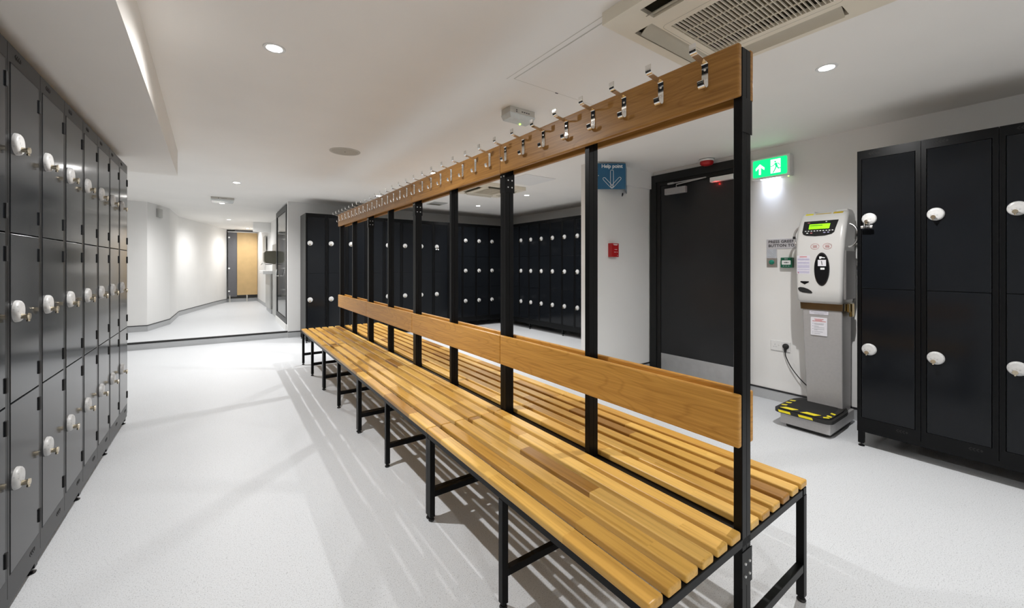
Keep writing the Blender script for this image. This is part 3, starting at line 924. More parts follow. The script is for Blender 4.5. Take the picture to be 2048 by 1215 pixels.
b = bmesh.new(); lathe(b, [(0, 0.024), (0.012, 0.023), (0.020, 0.017), (0.0245, 0.005), (0.0245, 0)], 20, mm)
prism(b, [(-0.011, 0), (0.011, 0), (0.006, -0.050), (-0.006, -0.050)], wall_m(1.438, 0.486, XW - 0.030), 0.016)
child('plug', mesh_of(b, 'plug', 'rubber', True), t)
b = bmesh.new()
P = [Vector(p) for p in ((3.898, 1.438, 0.440), (3.897, 1.432, 0.400), (3.893, 1.395, 0.325), (3.885, 1.335, 0.25), (3.872, 1.27, 0.195), (3.862, 1.225, 0.165), (3.86, 1.19, 0.15))]
pts = []
for i in range(len(P) - 1):
    p0, p1, p2, p3 = P[max(i - 1, 0)], P[i], P[i + 1], P[min(i + 2, len(P) - 1)]
    for j in range(6):
        u = j / 6
        pts.append(0.5 * ((2 * p1) + (p2 - p0) * u + (2 * p0 - 5 * p1 + 4 * p2 - p3) * u * u + (3 * p1 - p0 - 3 * p2 + p3) * u ** 3))
pts.append(P[-1])
tube(b, pts, 0.0042, 8)
child('lead', mesh_of(b, 'lead', 'rubber', True), t)

# ------------------------------------------------------------------ help point sign and red call point
RT = Vector((math.cos(R(YAW)), -math.sin(R(YAW)), 0))
hs = thing('help_point_sign', 'blue projecting Help point sign with white down arrow', 'sign', (3.27, 2.70, 2.06))
A0 = Vector((3.048, 2.775, 1.936)); PL, PH = 0.277, 0.2555
mm = plane_mat(A0, RT, (0, 0, 1))
b = bmesh.new(); prism(b, [(0, 0), (PL, 0), (PL, PH), (0, PH)], mm, 0.003)
pan = child('panel', mesh_of(b, 'panel', 'sign_blue'), hs)
mt = plane_mat(A0 + mm.to_3x3() @ Vector((0, 0, 0.0006)), RT, (0, 0, 1))
child('lettering', text_mesh('Help point', 0.050, 'print_white', mt @ Matrix.Translation((0.036, PH - 0.043, 0)), spacing=0.98, bold=0.0010), hs)
b = bmesh.new()
def outline(p, q, w, lw):
    pl = stroke(p, q, w, 8)
    for i in range(len(pl)):
        a, c = pl[i], pl[(i + 1) % len(pl)]
        prism(b, stroke(a, c, lw, 2), mt, 0.0004)
outline((0.141, 0.176), (0.141, 0.024), 0.030, 0.0035)
outline((0.064, 0.103), (0.136, 0.026), 0.026, 0.0035)
outline((0.219, 0.106), (0.146, 0.026), 0.026, 0.0035)
child('arrow_outline', mesh_of(b, 'arrow_outline', 'print_white'), hs)
apex = A0 + RT * PL
RT2 = Vector((RT.x, -RT.y, 0))
b = bmesh.new(); prism(b, [(0.001, 0), (PL, 0), (PL, PH), (0.001, PH)], plane_mat(apex, RT2, (0, 0, 1)), 0.003)
child('panel', mesh_of(b, 'panel', 'sign_blue'), hs)
b = bmesh.new(); cyl(b, A0 + RT * 0.006 + Vector((0, 0, 0.135)), A0 + RT * 0.006 + Vector((0, 0, 0.135)) + mm.to_3x3() @ Vector((0, 0, 0.003)), 0.005, 0.004, 10)
child('screw', mesh_of(b, 'screw', 'bolt', True), hs)

t = thing('fire_call_point', 'red fire alarm call point on the white partition', 'call point', (3.26, 2.78, 1.33))
child('body', box_mesh('body', 'red', 3.205, 3.314, 2.730, 2.7795, 1.262, 1.402, 0.004, 2, True), t)
b = bmesh.new(); mm = plane_mat((3.205, 2.7294, 1.262), (1, 0, 0), (0, 0, 1))
prism(b, rrect(0.028, 0.092, 0.035, 0.105, 0.003), mm, 0.0004)
child('window', mesh_of(b, 'window', 'red'), t)
b = bmesh.new(); mm = plane_mat((3.205, 2.7290, 1.262), (1, 0, 0), (0, 0, 1))
for y, x0, x1 in ((0.130, 0.02, 0.09), (0.121, 0.03, 0.08), (0.050, 0.035, 0.06), (0.050, 0.075, 0.086), (0.016, 0.084, 0.090), (0.076, 0.04, 0.08)):
    prism(b, stroke((x0, y), (x1, y), 0.004, 2), mm, 0.0003)
child('print', mesh_of(b, 'print', 'print_white'), t)
t = thing('wall_clip', 'tiny black clip on the partition under the help point sign', 'clip', (3.425, 2.78, 1.915))
b = bmesh.new(); bx(b, 3.418, 3.426, 2.772, 2.7795, 1.900, 1.930, 0.001); bx(b, 3.424, 3.436, 2.772, 2.7795, 1.912, 1.938, 0.001)
child('body', mesh_of(b, 'body', 'print_black'), t)

# ------------------------------------------------------------------ weighing machine
wm = thing('weighing_machine', 'grey coin-operated weighing machine with green display and hazard-striped platform', 'scales', (3.60, 1.12, 0))
def wsub(name, me, parent=None): return child(name, me, wm) if parent is None else sub(name, me, parent)
def loft(bm, secs, n=6):
    """secs: (z, x0, x1, y0, y1, r) rounded rectangles joined upward"""
    rings = []
    for z, x0, x1, y0, y1, r in secs:
        rings.append([bm.verts.new((x, y, z)) for x, y in rrect(x0, x1, y0, y1, r, n)])
    for a, c in zip(rings, rings[1:]):
        k = len(a)
        for i in range(k): bm.faces.new((a[i], a[(i + 1) % k], c[(i + 1) % k], c[i]))
    bm.faces.new(rings[0][::-1]); bm.faces.new(rings[-1])
    return bm
# base plinth, steel box, mat
b = bmesh.new(); prism(b, rrect(3.365, 3.83, 0.975, 1.245, 0.03), Matrix.Translation((0, 0, 0.028)), 0.028)
wsub('plinth', mesh_of(b, 'plinth', 'rubber'))
wsub('base_box', box_mesh('base_box', 'alu_paint', 3.335, 3.84, 0.962, 1.262, 0.028, 0.105, 0.004, 2, True))
def mat_outline(x0, x1, y0, y1, grow=0.0):
    yc = (y0 + y1) / 2; hw = (y1 - y0) / 2 + grow
    p = []
    x0 -= grow
    for cx, cy, a in ((x0 + 0.05, yc + hw - 0.05, 90), (x0 + 0.05, yc - hw + 0.05, 180)):
        for i in range(7):
            tt = R(a + 90 * i / 6); p.append((cx + 0.05 * math.cos(tt), cy + 0.05 * math.sin(tt)))
    xb = x1 - 0.18
    for i in range(13):
        tt = R(-90 + 180 * i / 12); p.append((xb + (0.18 + grow) * math.cos(tt), yc + hw * math.sin(tt)))
    return p
b = bmesh.new(); prism(b, mat_outline(3.308, 3.805, 0.948, 1.302), Matrix.Translation((0, 0, 0.128)), 0.023)
prism(b, mat_outline(3.325, 3.79, 0.965, 1.285), Matrix.Translation((0, 0, 0.137)), 0.0095)
mat_o = wsub('platform_mat', mesh_of(b, 'platform_mat', 'rubber', True, 50))
b = bmesh.new(); prism(b, mat_outline(3.372, 3.75, 0.995, 1.255), Matrix.Translation((0, 0, 0.1385)), 0.002)
wsub('tread', mesh_of(b, 'tread', 'gap'), mat_o)
mz = Matrix.Translation((0, 0, 0.1392))
# yellow hazard patches: front edge (two wide), the two front corners and ends
quads = [[(3.326, 1.262), (3.374, 1.238), (3.374, 1.160), (3.326, 1.185)], [(3.326, 1.135), (3.374, 1.110), (3.374, 1.025), (3.326, 1.050)],
         [(3.375, 0.970), (3.388, 1.000), (3.415, 1.000), (3.402, 0.970)], [(3.450, 0.970), (3.463, 1.000), (3.492, 1.000), (3.479, 0.970)],
         [(3.395, 1.280), (3.408, 1.250), (3.435, 1.250), (3.422, 1.280)], [(3.475, 1.280), (3.488, 1.250), (3.515, 1.250), (3.502, 1.280)], [(3.550, 1.280), (3.562, 1.250), (3.59, 1.250), (3.578, 1.280)],
         [(3.330, 1.000), (3.352, 1.008), (3.372, 0.985), (3.352, 0.970)]]
for q in quads:
    b = bmesh.new(); prism(b, q, mz, 0.001)
    wsub('hazard_patch', mesh_of(b, 'hazard_patch', 'yellow'), mat_o)
for y0, y1 in ((1.192, 1.268), (1.058, 1.142)):
    b = bmesh.new()
    mm = plane_mat((3.3074, 0, 0), (0, -1, 0), (0, 0, 1))
    prism(b, [(-y1, 0.126), (-y0, 0.126), (-y0 + 0.006, 0.110), (-y1 + 0.006, 0.110)], mm, 0.0006)
    wsub('hazard_patch', mesh_of(b, 'hazard_patch', 'yellow'), mat_o)
# column
b = bmesh.new(); loft(b, [(0.105, 3.655, 3.835, 0.980, 1.200, 0.008), (0.86, 3.635, 3.835, 0.978, 1.226, 0.008)])
colo = wsub('column', mesh_of(b, 'column', 'alu_paint', True))
b = bmesh.new(); loft(b, [(0.845, 3.628, 3.84, 0.970, 1.236, 0.006), (0.90, 3.626, 3.84, 0.969, 1.238, 0.006)])
wsub('collar', mesh_of(b, 'collar', 'collar', True))
b = bmesh.new(); bx(b, 3.70, 3.725, 0.955, 0.9685, 0.835, 0.895, 0.002); bx(b, 3.745, 3.80, 0.950, 0.9685, 0.80, 0.895, 0.003)
wsub('hasp', mesh_of(b, 'hasp', 'brass'))
# labels on the column (tilted with its face, unreadable print lines)
def face_m(y, z, x): return plane_mat((x, y, z), (0, -1, 0), (0, 0, 1))
b = bmesh.new(); prism(b, rrect(0, 0.103, -0.135, 0, 0.004), face_m(1.170, 0.788, 3.6335), 0.001)
lab = wsub('instruction_sticker', mesh_of(b, 'instruction_sticker', 'sticker_white'), colo)
b = bmesh.new(); mm = face_m(1.170, 0.788, 3.6328)
for y, x0, x1 in ((-0.014, 0.025, 0.08), (-0.022, 0.03, 0.07), (-0.029, 0.012, 0.095)): prism(b, stroke((x0, y), (x1, y), 0.0045, 2), mm, 0.0003)
wsub('print', mesh_of(b, 'print', 'print_red'), colo)
b = bmesh.new()
for y, x0, x1 in ((-0.046, 0.022, 0.082), (-0.053, 0.024, 0.080), (-0.067, 0.022, 0.05), (-0.076, 0.022, 0.084), (-0.088, 0.022, 0.084), (-0.096, 0.022, 0.042), (-0.108, 0.024, 0.076), (-0.121, 0.024, 0.058)):
    prism(b, stroke((x0, y), (x1, y), 0.0032, 2), mm, 0.0003)
for y in (-0.047, -0.067, -0.088, -0.108, -0.121): prism(b, ell(0.014, y, 0.0025, 0.003, 8), mm, 0.0003)
wsub('print', mesh_of(b, 'print', 'print_grey'), colo)
b = bmesh.new(); prism(b, rrect(0, 0.118, -0.026, 0, 0.002), face_m(1.178, 0.835, 3.6330), 0.001)
wsub('label_strip', mesh_of(b, 'label_strip', 'sticker_pale'), colo)
b = bmesh.new(); mm = face_m(1.178, 0.835, 3.6325)
for y, x0, x1 in ((-0.008, 0.01, 0.108), (-0.018, 0.03, 0.09)): prism(b, stroke((x0, y), (x1, y), 0.0035, 2), mm, 0.0003)
wsub('print', mesh_of(b, 'print', 'print_grey'), colo)
# head: body lofted upward, leaning back towards the top
HX0 = 3.585
b = bmesh.new()
loft(b, [(0.895, HX0 + 0.03, 3.845, 0.975, 1.235, 0.02), (0.915, HX0 + 0.006, 3.85, 0.968, 1.247, 0.022), (1.00, HX0, 3.85, 0.966, 1.252, 0.024), (1.25, HX0, 3.85, 0.960, 1.256, 0.026),
         (1.36, HX0 + 0.006, 3.85, 0.955, 1.258, 0.028), (1.45, HX0 + 0.030, 3.85, 0.952, 1.256, 0.03), (1.53, HX0 + 0.066, 3.85, 0.952, 1.250, 0.03), (1.560, HX0 + 0.090, 3.85, 0.956, 1.244, 0.03),
         (1.578, HX0 + 0.118, 3.85, 0.966, 1.232, 0.03)])
hd = wsub('head', mesh_of(b, 'head', 'machine_white', True, 50))
# raised shoulders beside a shallow notch on top
for y0, y1 in ((1.165, 1.235), (0.962, 1.045)):
    b = bmesh.new(); loft(b, [(1.572, 3.715, 3.84, y0, y1, 0.012), (1.592, 3.728, 3.835, y0 + 0.008, y1 - 0.008, 0.012)])
    wsub('shoulder', mesh_of(b, 'shoulder', 'machine_white', True), hd)
# front trim line and grey side cheek
wsub('side_cheek', box_mesh('side_cheek', 'machine_side', 3.625, 3.848, 0.9535, 0.968, 0.93, 1.285, 0.003), hd)
# display, tilted with the front
def tilt_m(y, z, out=0.0):
    # front of the head between z 1.36 and 1.53 leans back
    pts_ = [(1.25, HX0), (1.36, HX0 + 0.006), (1.45, HX0 + 0.030), (1.53, HX0 + 0.066), (1.56, HX0 + 0.090)]
    for (za, xa), (zb, xb) in zip(pts_, pts_[1:]):
        if za <= z <= zb:
            u = (z - za) / (zb - za); x = xa + (xb - xa) * u; s = (xb - xa) / (zb - za); break
    up = Vector((s, 0, 1)).normalized()
    m = plane_mat((x, y, z), (0, -1, 0), up)
    m.translation = m.translation + m.to_3x3() @ Vector((0, 0, out))
    return m
mm = tilt_m(1.214, 1.458, 0.004)
up_v = Vector((0.36, 0, 1)).normalized()
mm = plane_mat((HX0 + 0.0120, 1.222, 1.400), (0, -1, 0), up_v)
b = bmesh.new(); prism(b, [(0.010, 0.118), (0.006, 0.030), (0.014, 0.012), (0.035, 0.002), (0.09, -0.004), (0.15, -0.002), (0.190, 0.008), (0.205, 0.022), (0.222, 0.118)], mm, 0.008)
disp = wsub('display_panel', mesh_of(b, 'display_panel', 'gloss_black'))
mm2 = mm @ Matrix.Translation((0, 0, 0.0008))
b = bmesh.new(); prism(b, [(0.045, 0.052), (0.172, 0.052), (0.176, 0.092), (0.047, 0.092)], mm2, 0.0006)
wsub('lcd_screen', mesh_of(b, 'lcd_screen', 'lcd'), disp)
mm3 = mm @ Matrix.Translation((0, 0, 0.0014))
b = bmesh.new(); prism(b, stroke((0.052, 0.080), (0.128, 0.080), 0.006, 2), mm3, 0.0004); prism(b, stroke((0.052, 0.068), (0.10, 0.068), 0.002, 2), mm3, 0.0004)
wsub('screen_text', mesh_of(b, 'screen_text', 'lcd_text'), disp)
b = bmesh.new()
for i in range(10): prism(b, stroke((0.024 + 0.0185 * i, 0.037), (0.031 + 0.0185 * i, 0.037), 0.0055, 2), mm2, 0.0006)
prism(b, stroke((0.035, 0.021), (0.044, 0.021), 0.006, 2), mm2, 0.0006); prism(b, ell(0.150, 0.108, 0.006, 0.003, 10), mm2, 0.0006)
wsub('key_row', mesh_of(b, 'key_row', 'print_white'), disp)
b = bmesh.new(); prism(b, stroke((0.060, 0.021), (0.070, 0.021), 0.007, 2), mm2, 0.0006); prism(b, stroke((0.035, 0.104), (0.048, 0.104), 0.004, 2), mm2, 0.0006)
wsub('key_row', mesh_of(b, 'key_row', 'print_red'), disp)
b = bmesh.new(); prism(b, stroke((0.143, 0.021), (0.151, 0.021), 0.008, 2), mm2, 0.0006); prism(b, stroke((0.166, 0.022), (0.174, 0.022), 0.008, 2), mm2, 0.0006)
wsub('key_row', mesh_of(b, 'key_row', 'print_violet'), disp)
# amber height-sensor stickers along the top edge
mt_ = plane_mat((HX0 + 0.0885, 1.236, 1.556), (0, -1, 0), Vector((0.028, 0, 0.018)).normalized())
for x0, x1, y0, y1, mname in ((0.018, 0.068, 0.004, 0.026, 'yellow'), (0.082, 0.180, 0.010, 0.020, 'amber'), (0.192, 0.250, 0.004, 0.030, 'amber')):
    b = bmesh.new(); prism(b, [(x0, y0), (x1, y0), (x1, y1), (x0, y1)], mt_ @ Matrix.Translation((0, 0, 0.003)), 0.003)
    wsub('top_sticker', mesh_of(b, 'top_sticker', mname), hd)
# round stickers, text sticker, coin slot oval, arrow tab, cup
mf = plane_mat((HX0 - 0.0006, 1.256, 0), (0, -1, 0), (0, 0, 1))
for cx in (0.128, 0.204):
    b = bmesh.new()
    for i in range(24):
        a0, a1 = 2 * PI * i / 24, 2 * PI * (i + 1) / 24
        prism(b, stroke((cx + 0.026 * math.cos(a0), 1.318 + 0.021 * math.sin(a0)), (cx + 0.026 * math.cos(a1), 1.318 + 0.021 * math.sin(a1)), 0.0016, 2), mf, 0.0005)
    for dz_ in (-0.007, 0.0, 0.007): prism(b, stroke((cx - 0.012, 1.318 + dz_), (cx + 0.012, 1.318 + dz_), 0.0022, 2), mf, 0.0005)
    wsub('round_sticker', mesh_of(b, 'round_sticker', 'print_red'), hd)
b = bmesh.new(); prism(b, rrect(0.012, 0.098, 1.112, 1.252, 0.003), mf, 0.0005)
wsub('notice_sticker', mesh_of(b, 'notice_sticker', 'sticker_pale'), hd)
mf2 = plane_mat((HX0 - 0.0011, 1.256, 0), (0, -1, 0), (0, 0, 1))
b = bmesh.new()
for z in (1.226, 1.218, 1.200, 1.192, 1.176, 1.168, 1.160, 1.145, 1.130, 1.122): prism(b, stroke((0.018, z), (0.092, z), 0.0035, 2), mf2, 0.0004)
wsub('print', mesh_of(b, 'print', 'print_violet'), hd)
b = bmesh.new(); prism(b, stroke((0.032, 1.242), (0.076, 1.242), 0.006, 2), mf2, 0.0004); prism(b, ell(0.022, 1.122, 0.004, 0.005, 10), mf2, 0.0004)
wsub('print', mesh_of(b, 'print', 'print_red'), hd)
b = bmesh.new(); lathe(b, [(0.9, 0.006), (1.0, 0.004), (1.0, 0.0), (0.9, 0.0)], 36, plane_mat((HX0 - 0.0002, 1.256 - 0.171, 1.150), (0, -1, 0), (0, 0, 1)) @ Matrix.Diagonal((0.047, 0.122, 1, 1)))
prism(b, ell(0.171, 1.150, 0.043, 0.112, 36), plane_mat((HX0 - 0.003, 1.256, 0), (0, -1, 0), (0, 0, 1)), 0.003)
oval = wsub('coin_panel', mesh_of(b, 'coin_panel', 'gloss_black', True))
mo = plane_mat((HX0 - 0.0036, 1.256, 0), (0, -1, 0), (0, 0, 1))
for nm, poly, mt2 in (('coin_label', [(0.147, 1.172), (0.197, 1.172), (0.197, 1.218), (0.147, 1.218)], 'sticker_white'), ('coin_label', [(0.163, 1.146), (0.188, 1.146), (0.188, 1.160), (0.163, 1.160)], 'print_white'),
                      ('key_symbol', [(0.156, 1.226), (0.168, 1.226), (0.168, 1.232), (0.190, 1.230), (0.190, 1.236), (0.174, 1.238), (0.170, 1.243), (0.156, 1.243)], 'print_white'),
                      ('coin_slot', [(0.172, 1.180), (0.176, 1.180), (0.171, 1.210), (0.167, 1.210)], 'gap')):
    b = bmesh.new(); prism(b, poly, mo if nm != 'coin_slot' else mo @ Matrix.Translation((0, 0, 0.0005)), 0.0005)
    wsub(nm, mesh_of(b, nm, mt2), oval)
b = bmesh.new(); prism(b, [(0.036, 1.058), (0.090, 1.058), (0.090, 1.050), (0.063, 1.034), (0.036, 1.050)], plane_mat((HX0 - 0.002, 1.256, 0), (0, -1, 0), (0, 0, 1)), 0.003)
wsub('return_tab', mesh_of(b, 'return_tab', 'gloss_black'), hd)
b = bmesh.new()
cup = [(0.020, 0.998), (0.022, 1.008), (0.035, 1.013), (0.060, 1.010), (0.085, 1.000), (0.105, 0.986), (0.112, 0.974), (0.108, 0.968), (0.085, 0.968), (0.050, 0.972), (0.030, 0.980)]
prism(b, cup, plane_mat((HX0 - 0.001, 1.256, 0), (0, -1, 0), (0, 0, 1)), 0.004)
wsub('return_cup', mesh_of(b, 'return_cup', 'gap'), hd)
# chrome grab handles on both cheeks
for sy, y in ((1, 1.250), (-1, 0.958)):
    b = bmesh.new()
    pts = [(3.70, y + sy * (-0.004 + 0.056 * math.sin(a)), 1.395 + 0.085 * math.cos(a)) for a in [PI * i / 12 for i in range(13)]]
    tube(b, pts, 0.008, 10)
    hdl = wsub('grab_handle', mesh_of(b, 'grab_handle', 'bolt', True))
    b = bmesh.new(); cyl(b, (3.70, y + sy * 0.052, 1.385), (3.70, y + sy * 0.052, 1.405), 0.0095, 0.0095, 12)
    wsub('grip_band', mesh_of(b, 'grip_band', 'rubber', True), hdl)

# ------------------------------------------------------------------ ceiling cassette air conditioners
def cassette(x0, x1, y0, y1, zb, label, gox=0.0, slats=24, gfx=0.455, gfy=0.58, flap='flap_grey'):
    t = thing('air_conditioner', label, 'air conditioner', ((x0 + x1) / 2, (y0 + y1) / 2, CEIL), 0, 'ceiling cassette air conditioners')
    hx, hy = (x1 - x0) / 2, (y1 - y0) / 2
    h = CEIL - zb
    gx, gy = hx * gfx, hy * gfy
    v0, v1, ve = 0.67, 0.89, 0.60      # band of the outlet slots, half length of a slot
    z0, z1 = -h, -h + 0.018
    b = bmesh.new()
    # fascia lattice: outer border, corner blocks, grille border
    bx(b, -hx, hx, -hy, -hy * v1, z0, z1); bx(b, -hx, hx, hy * v1, hy, z0, z1)
    bx(b, -hx, -hx * v1, -hy * v1, hy * v1, z0, z1); bx(b, hx * v1, hx, -hy * v1, hy * v1, z0, z1)
    for sx in (-1, 1):
        for sy in (-1, 1):
            bx(b, sx * hx * ve, sx * hx * v1, sy * hy * v0, sy * hy * v1, z0, z1)
            bx(b, sx * hx * v0, sx * hx * v1, sy * hy * ve, sy * hy * v0, z0, z1)
    bx(b, -hx * v0, hx * v0, -hy * v0, -gy, z0, z1); bx(b, -hx * v0, hx * v0, gy, hy * v0, z0, z1)
    bx(b, -hx * v0, gox - gx, -gy, gy, z0, z1); bx(b, gox + gx, hx * v0, -gy, gy, z0, z1)
    # outer skirt up to the ceiling
    bx(b, -hx, -hx + 0.006, -hy, hy, z1, -0.0003); bx(b, hx - 0.006, hx, -hy, hy, z1, -0.0003)
    bx(b, -hx + 0.006, hx - 0.006, hy - 0.006, hy, z1, -0.0003); bx(b, -hx + 0.006, hx - 0.006, -hy, -hy + 0.006, z1, -0.0003)
    link('fascia', mesh_of(b, 'fascia', 'plastic_cream'), t)
    b = bmesh.new(); bx(b, -hx + 0.007, hx - 0.007, -hy + 0.007, hy - 0.007, -0.006, -0.0005)
    link('interior', mesh_of(b, 'interior', 'grille_dark'), t)
    # thin seam round the grille frame
    b = bmesh.new()
    pl = rrect(gox - gx - 0.028, gox + gx + 0.028, -gy - 0.026, gy + 0.026, 0.022, 4)
    mzz = plane_mat((0, 0, z0 - 0.0004), (1, 0, 0), (0, -1, 0))
    for i in range(len(pl)): prism(b, stroke(pl[i], pl[(i + 1) % len(pl)], 0.0022, 2), mzz, 0.0006)
    link('grille_seam', mesh_of(b, 'grille_seam', 'flap_grey'), t)
    sm = box_mesh('grille_slat', 'plastic_cream', gox - gx, gox + gx, -0.0014, 0.0014, z0 + 0.001, z0 + 0.009)
    for i in range(slats):
        link('grille_slat', sm, t, (0, -gy + 2 * gy * (i + 0.5) / slats, 0))
    rm = box_mesh('grille_rib', 'plastic_cream', -0.0016, 0.0016, -gy, gy, z0 + 0.0005, z0 + 0.006)
    for i in range(3):
        link('grille_rib', rm, t, (gox - gx + 2 * gx * (i + 1) / 4, 0, 0))
    # outlet flaps, tilted open
    for k in range(4):
        hl, hp = (hx, hy) if k % 2 == 0 else (hy, hx)
        L = hl * ve - 0.006
        wv = hp * (v1 - v0)
        b = bmesh.new()
        n = 6
        vs = []
        for i in range(n + 1):
            u = i / n
            yy = hp * v0 + wv * (0.05 + 0.62 * u); zz = z0 + 0.010 - 0.030 * u ** 1.6
            vs.append([b.verts.new((-L, yy, zz)), b.verts.new((L, yy, zz)), b.verts.new((L, yy, zz + 0.004)), b.verts.new((-L, yy, zz + 0.004))])
        for r0, r1 in zip(vs, vs[1:]):
            for j in range(4): b.faces.new((r0[j], r0[(j + 1) % 4], r1[(j + 1) % 4], r1[j]))
        b.faces.new(vs[0]); b.faces.new(vs[-1][::-1])
        o = link('outlet_flap', mesh_of(b, 'outlet_flap', flap, True), t)
        o.rotation_euler = (0, 0, PI / 2 * k)
    return t
cassette(1.264, 2.03, 0.36, 1.127, 2.158, 'cream ceiling cassette air conditioner above the near bench end', 0.024, 28)
cassette(2.60, 3.28, 4.25, 4.95, 2.165, 'cream ceiling cassette air conditioner over the rear bay', 0.0, 18)

# ceiling hatch outline (recessed access panel) in front of the conditioner
hb = bmesh.new()
bx(hb, 1.318, 2.02, 1.13, 1.806, CEIL - 0.0022, CEIL - 0.0002)
struct('trim_7', hb, 'ceiling', 'flush ceiling access hatch between air conditioner and emergency light', 'hatch')
hb = bmesh.new()  # grey strips imitate the shade in the reveal lines round the hatch
bx(hb, 1.3135, 1.3175, 1.13, 1.811, CEIL - 0.0012, CEIL - 0.0001); bx(hb, 1.3135, 2.05, 1.807, 1.811, CEIL - 0.0012, CEIL - 0.0001)
bx(hb, 1.281, 1.2838, 1.13, 1.835, CEIL - 0.0012, CEIL - 0.0001)
struct('trim_8', hb, 'plastic_grey', 'thin grey strips standing in for the shadow gap round the ceiling access hatch', 'hatch')
t = thing('hatch_latch', 'tiny black latch on the ceiling hatch edge', 'latch', (1.63, 1.81, CEIL))
b = bmesh.new(); bx(b, -0.010, 0.010, -0.004, 0.004, -0.004, -0.0003, 0.001)
link('latch_body', mesh_of(b, 'latch_body', 'print_black'), t)
# pale hatch and slot vent over the rear bay
hb = bmesh.new(); bx(hb, 2.80, 3.25, 3.62, 4.12, CEIL - 0.006, CEIL - 0.0002, 0.001)
struct('trim_9', hb, 'wall', 'grey square ceiling panel over the rear bay', 'hatch')
t = thing('ceiling_vent', 'small slotted ceiling vent over the far lockers', 'vent', (2.93, 6.22, CEIL))
b = bmesh.new(); bx(b, -0.12, 0.12, -0.16, 0.16, -0.010, -0.0003, 0.002)
link('frame', mesh_of(b, 'frame', 'panel_grey'), t)
b = bmesh.new()
for i in range(3): bx(b, -0.10, 0.10, 0.03 + 0.04 * i, 0.055 + 0.04 * i, -0.0115, -0.0102)
link('slots', mesh_of(b, 'slots', 'grille_dark'), t)

# emergency light box on the ceiling over the bench
def emergency(x0, x1, y0, y1, zb, label, led=True):
    t = thing('emergency_light', label, 'emergency light', ((x0 + x1) / 2, (y0 + y1) / 2, CEIL), 0, 'ceiling emergency lights')
    hx, hy, h = (x1 - x0) / 2, (y1 - y0) / 2, CEIL - zb
    b = bmesh.new(); bx(b, -hx + 0.002, hx - 0.002, -hy + 0.002, hy - 0.002, -h * 0.55, -0.0003, 0.002)
    link('housing', mesh_of(b, 'housing', 'plastic_grey'), t)
    b = bmesh.new(); loft(b, [(-h, -hx + 0.010, hx - 0.010, -hy + 0.008, hy - 0.008, 0.004), (-h * 0.62, -hx, hx, -hy, hy, 0.004), (-h * 0.55, -hx, hx, -hy, hy, 0.004)], 3)
    link('diffuser', mesh_of(b, 'diffuser', 'lens'), t)
    if led:
        b = bmesh.new(); lathe(b, [(0, -0.006), (0.004, -0.005), (0.006, 0)], 10, Matrix.Translation((0.035, hy * 0.55, -h)))
        link('indicator', mesh_of(b, 'indicator', 'led_green', True), t)
    b = bmesh.new()
    for xx, z in ((-0.05, -h * 0.25), (-0.05, -h * 0.4)): bx(b, xx - 0.004, xx + 0.004, -hy + 0.0012, -hy + 0.002, z - 0.003, z + 0.003)
    for i in range(4): bx(b, -0.01 + 0.018 * i, 0.002 + 0.018 * i, -hy + 0.0012, -hy + 0.002, -h * 0.36, -h * 0.28)
    link('print', mesh_of(b, 'print', 'print_black'), t)
    return t
emergency(1.511, 1.720, 2.123, 2.228, 2.138, 'box-shaped ceiling emergency light with green indicator above the hook rail')
emergency(-0.13, 0.16, 7.55, 7.80, 2.15, 'pale ceiling emergency light at the corridor mouth', False)

# round ceiling speaker
t = thing('ceiling_speaker', 'round grey ceiling speaker left of the hook rail', 'speaker', (0.912, 3.866, CEIL))
b = bmesh.new(); lathe(b, [(0, -0.004), (0.105, -0.004), (0.112, -0.003)], 36); link('mesh_cover', mesh_of(b, 'mesh_cover', 'speaker_grey', True), t)
b = bmesh.new(); lathe(b, [(0.112, -0.004), (0.128, -0.005), (0.132, -0.001), (0.132, 0.0)], 36); link('rim', mesh_of(b, 'rim', 'plastic_grey', True), t)
b = bmesh.new(); lathe(b, [(0, -0.006), (0.006, -0.005), (0.006, -0.004)], 10); link('logo_dot', mesh_of(b, 'logo_dot', 'print_black', True), t)

# ------------------------------------------------------------------ corridor fittings
# glazed door with a dark frame in the right corridor wall
d2 = thing('door_2', 'dark framed glazed door in the corridor right wall', 'door', (0.90, 8.4, ZC)); d2['kind'] = 'structure'
GX = 0.872; gy0, gy1 = 7.62, 9.14
b = bmesh.new()
bx(b, GX, 0.8995, gy0, gy0 + 0.10, ZC + 0.10, 2.185); bx(b, GX, 0.8995, gy1 - 0.14, gy1, ZC + 0.10, 2.185); bx(b, GX, 0.8995, gy0 + 0.10, gy1 - 0.14, 2.09, 2.185); bx(b, GX, 0.8995, gy0 + 0.10, gy1 - 0.14, ZC + 0.10, ZC + 0.19)
child('frame', mesh_of(b, 'frame', 'frame_grey'), d2)
child('pane', box_mesh('pane', 'glass', GX + 0.010, GX + 0.018, gy0 + 0.101, gy1 - 0.141, ZC + 0.191, 2.089), d2)
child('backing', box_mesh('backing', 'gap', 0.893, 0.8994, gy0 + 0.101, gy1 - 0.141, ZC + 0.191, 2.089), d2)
b = bmesh.new(); tube(b, [(GX - 0.001, 8.66, 0.98), (GX - 0.045, 8.66, 0.98), (GX - 0.05, 8.56, 1.03), (GX - 0.05, 8.50, 1.10)], 0.010, 8)
child('handle', mesh_of(b, 'handle', 'chrome', True), d2)
t = thing('door_plinth', 'white plinth below the glazed corridor door', 'plinth', (0.88, 8.4, ZC))
child('board', box_mesh('board', 'wall', GX - 0.01, 0.8993, gy0, gy1, ZC, ZC + 0.099, 0.002), t)
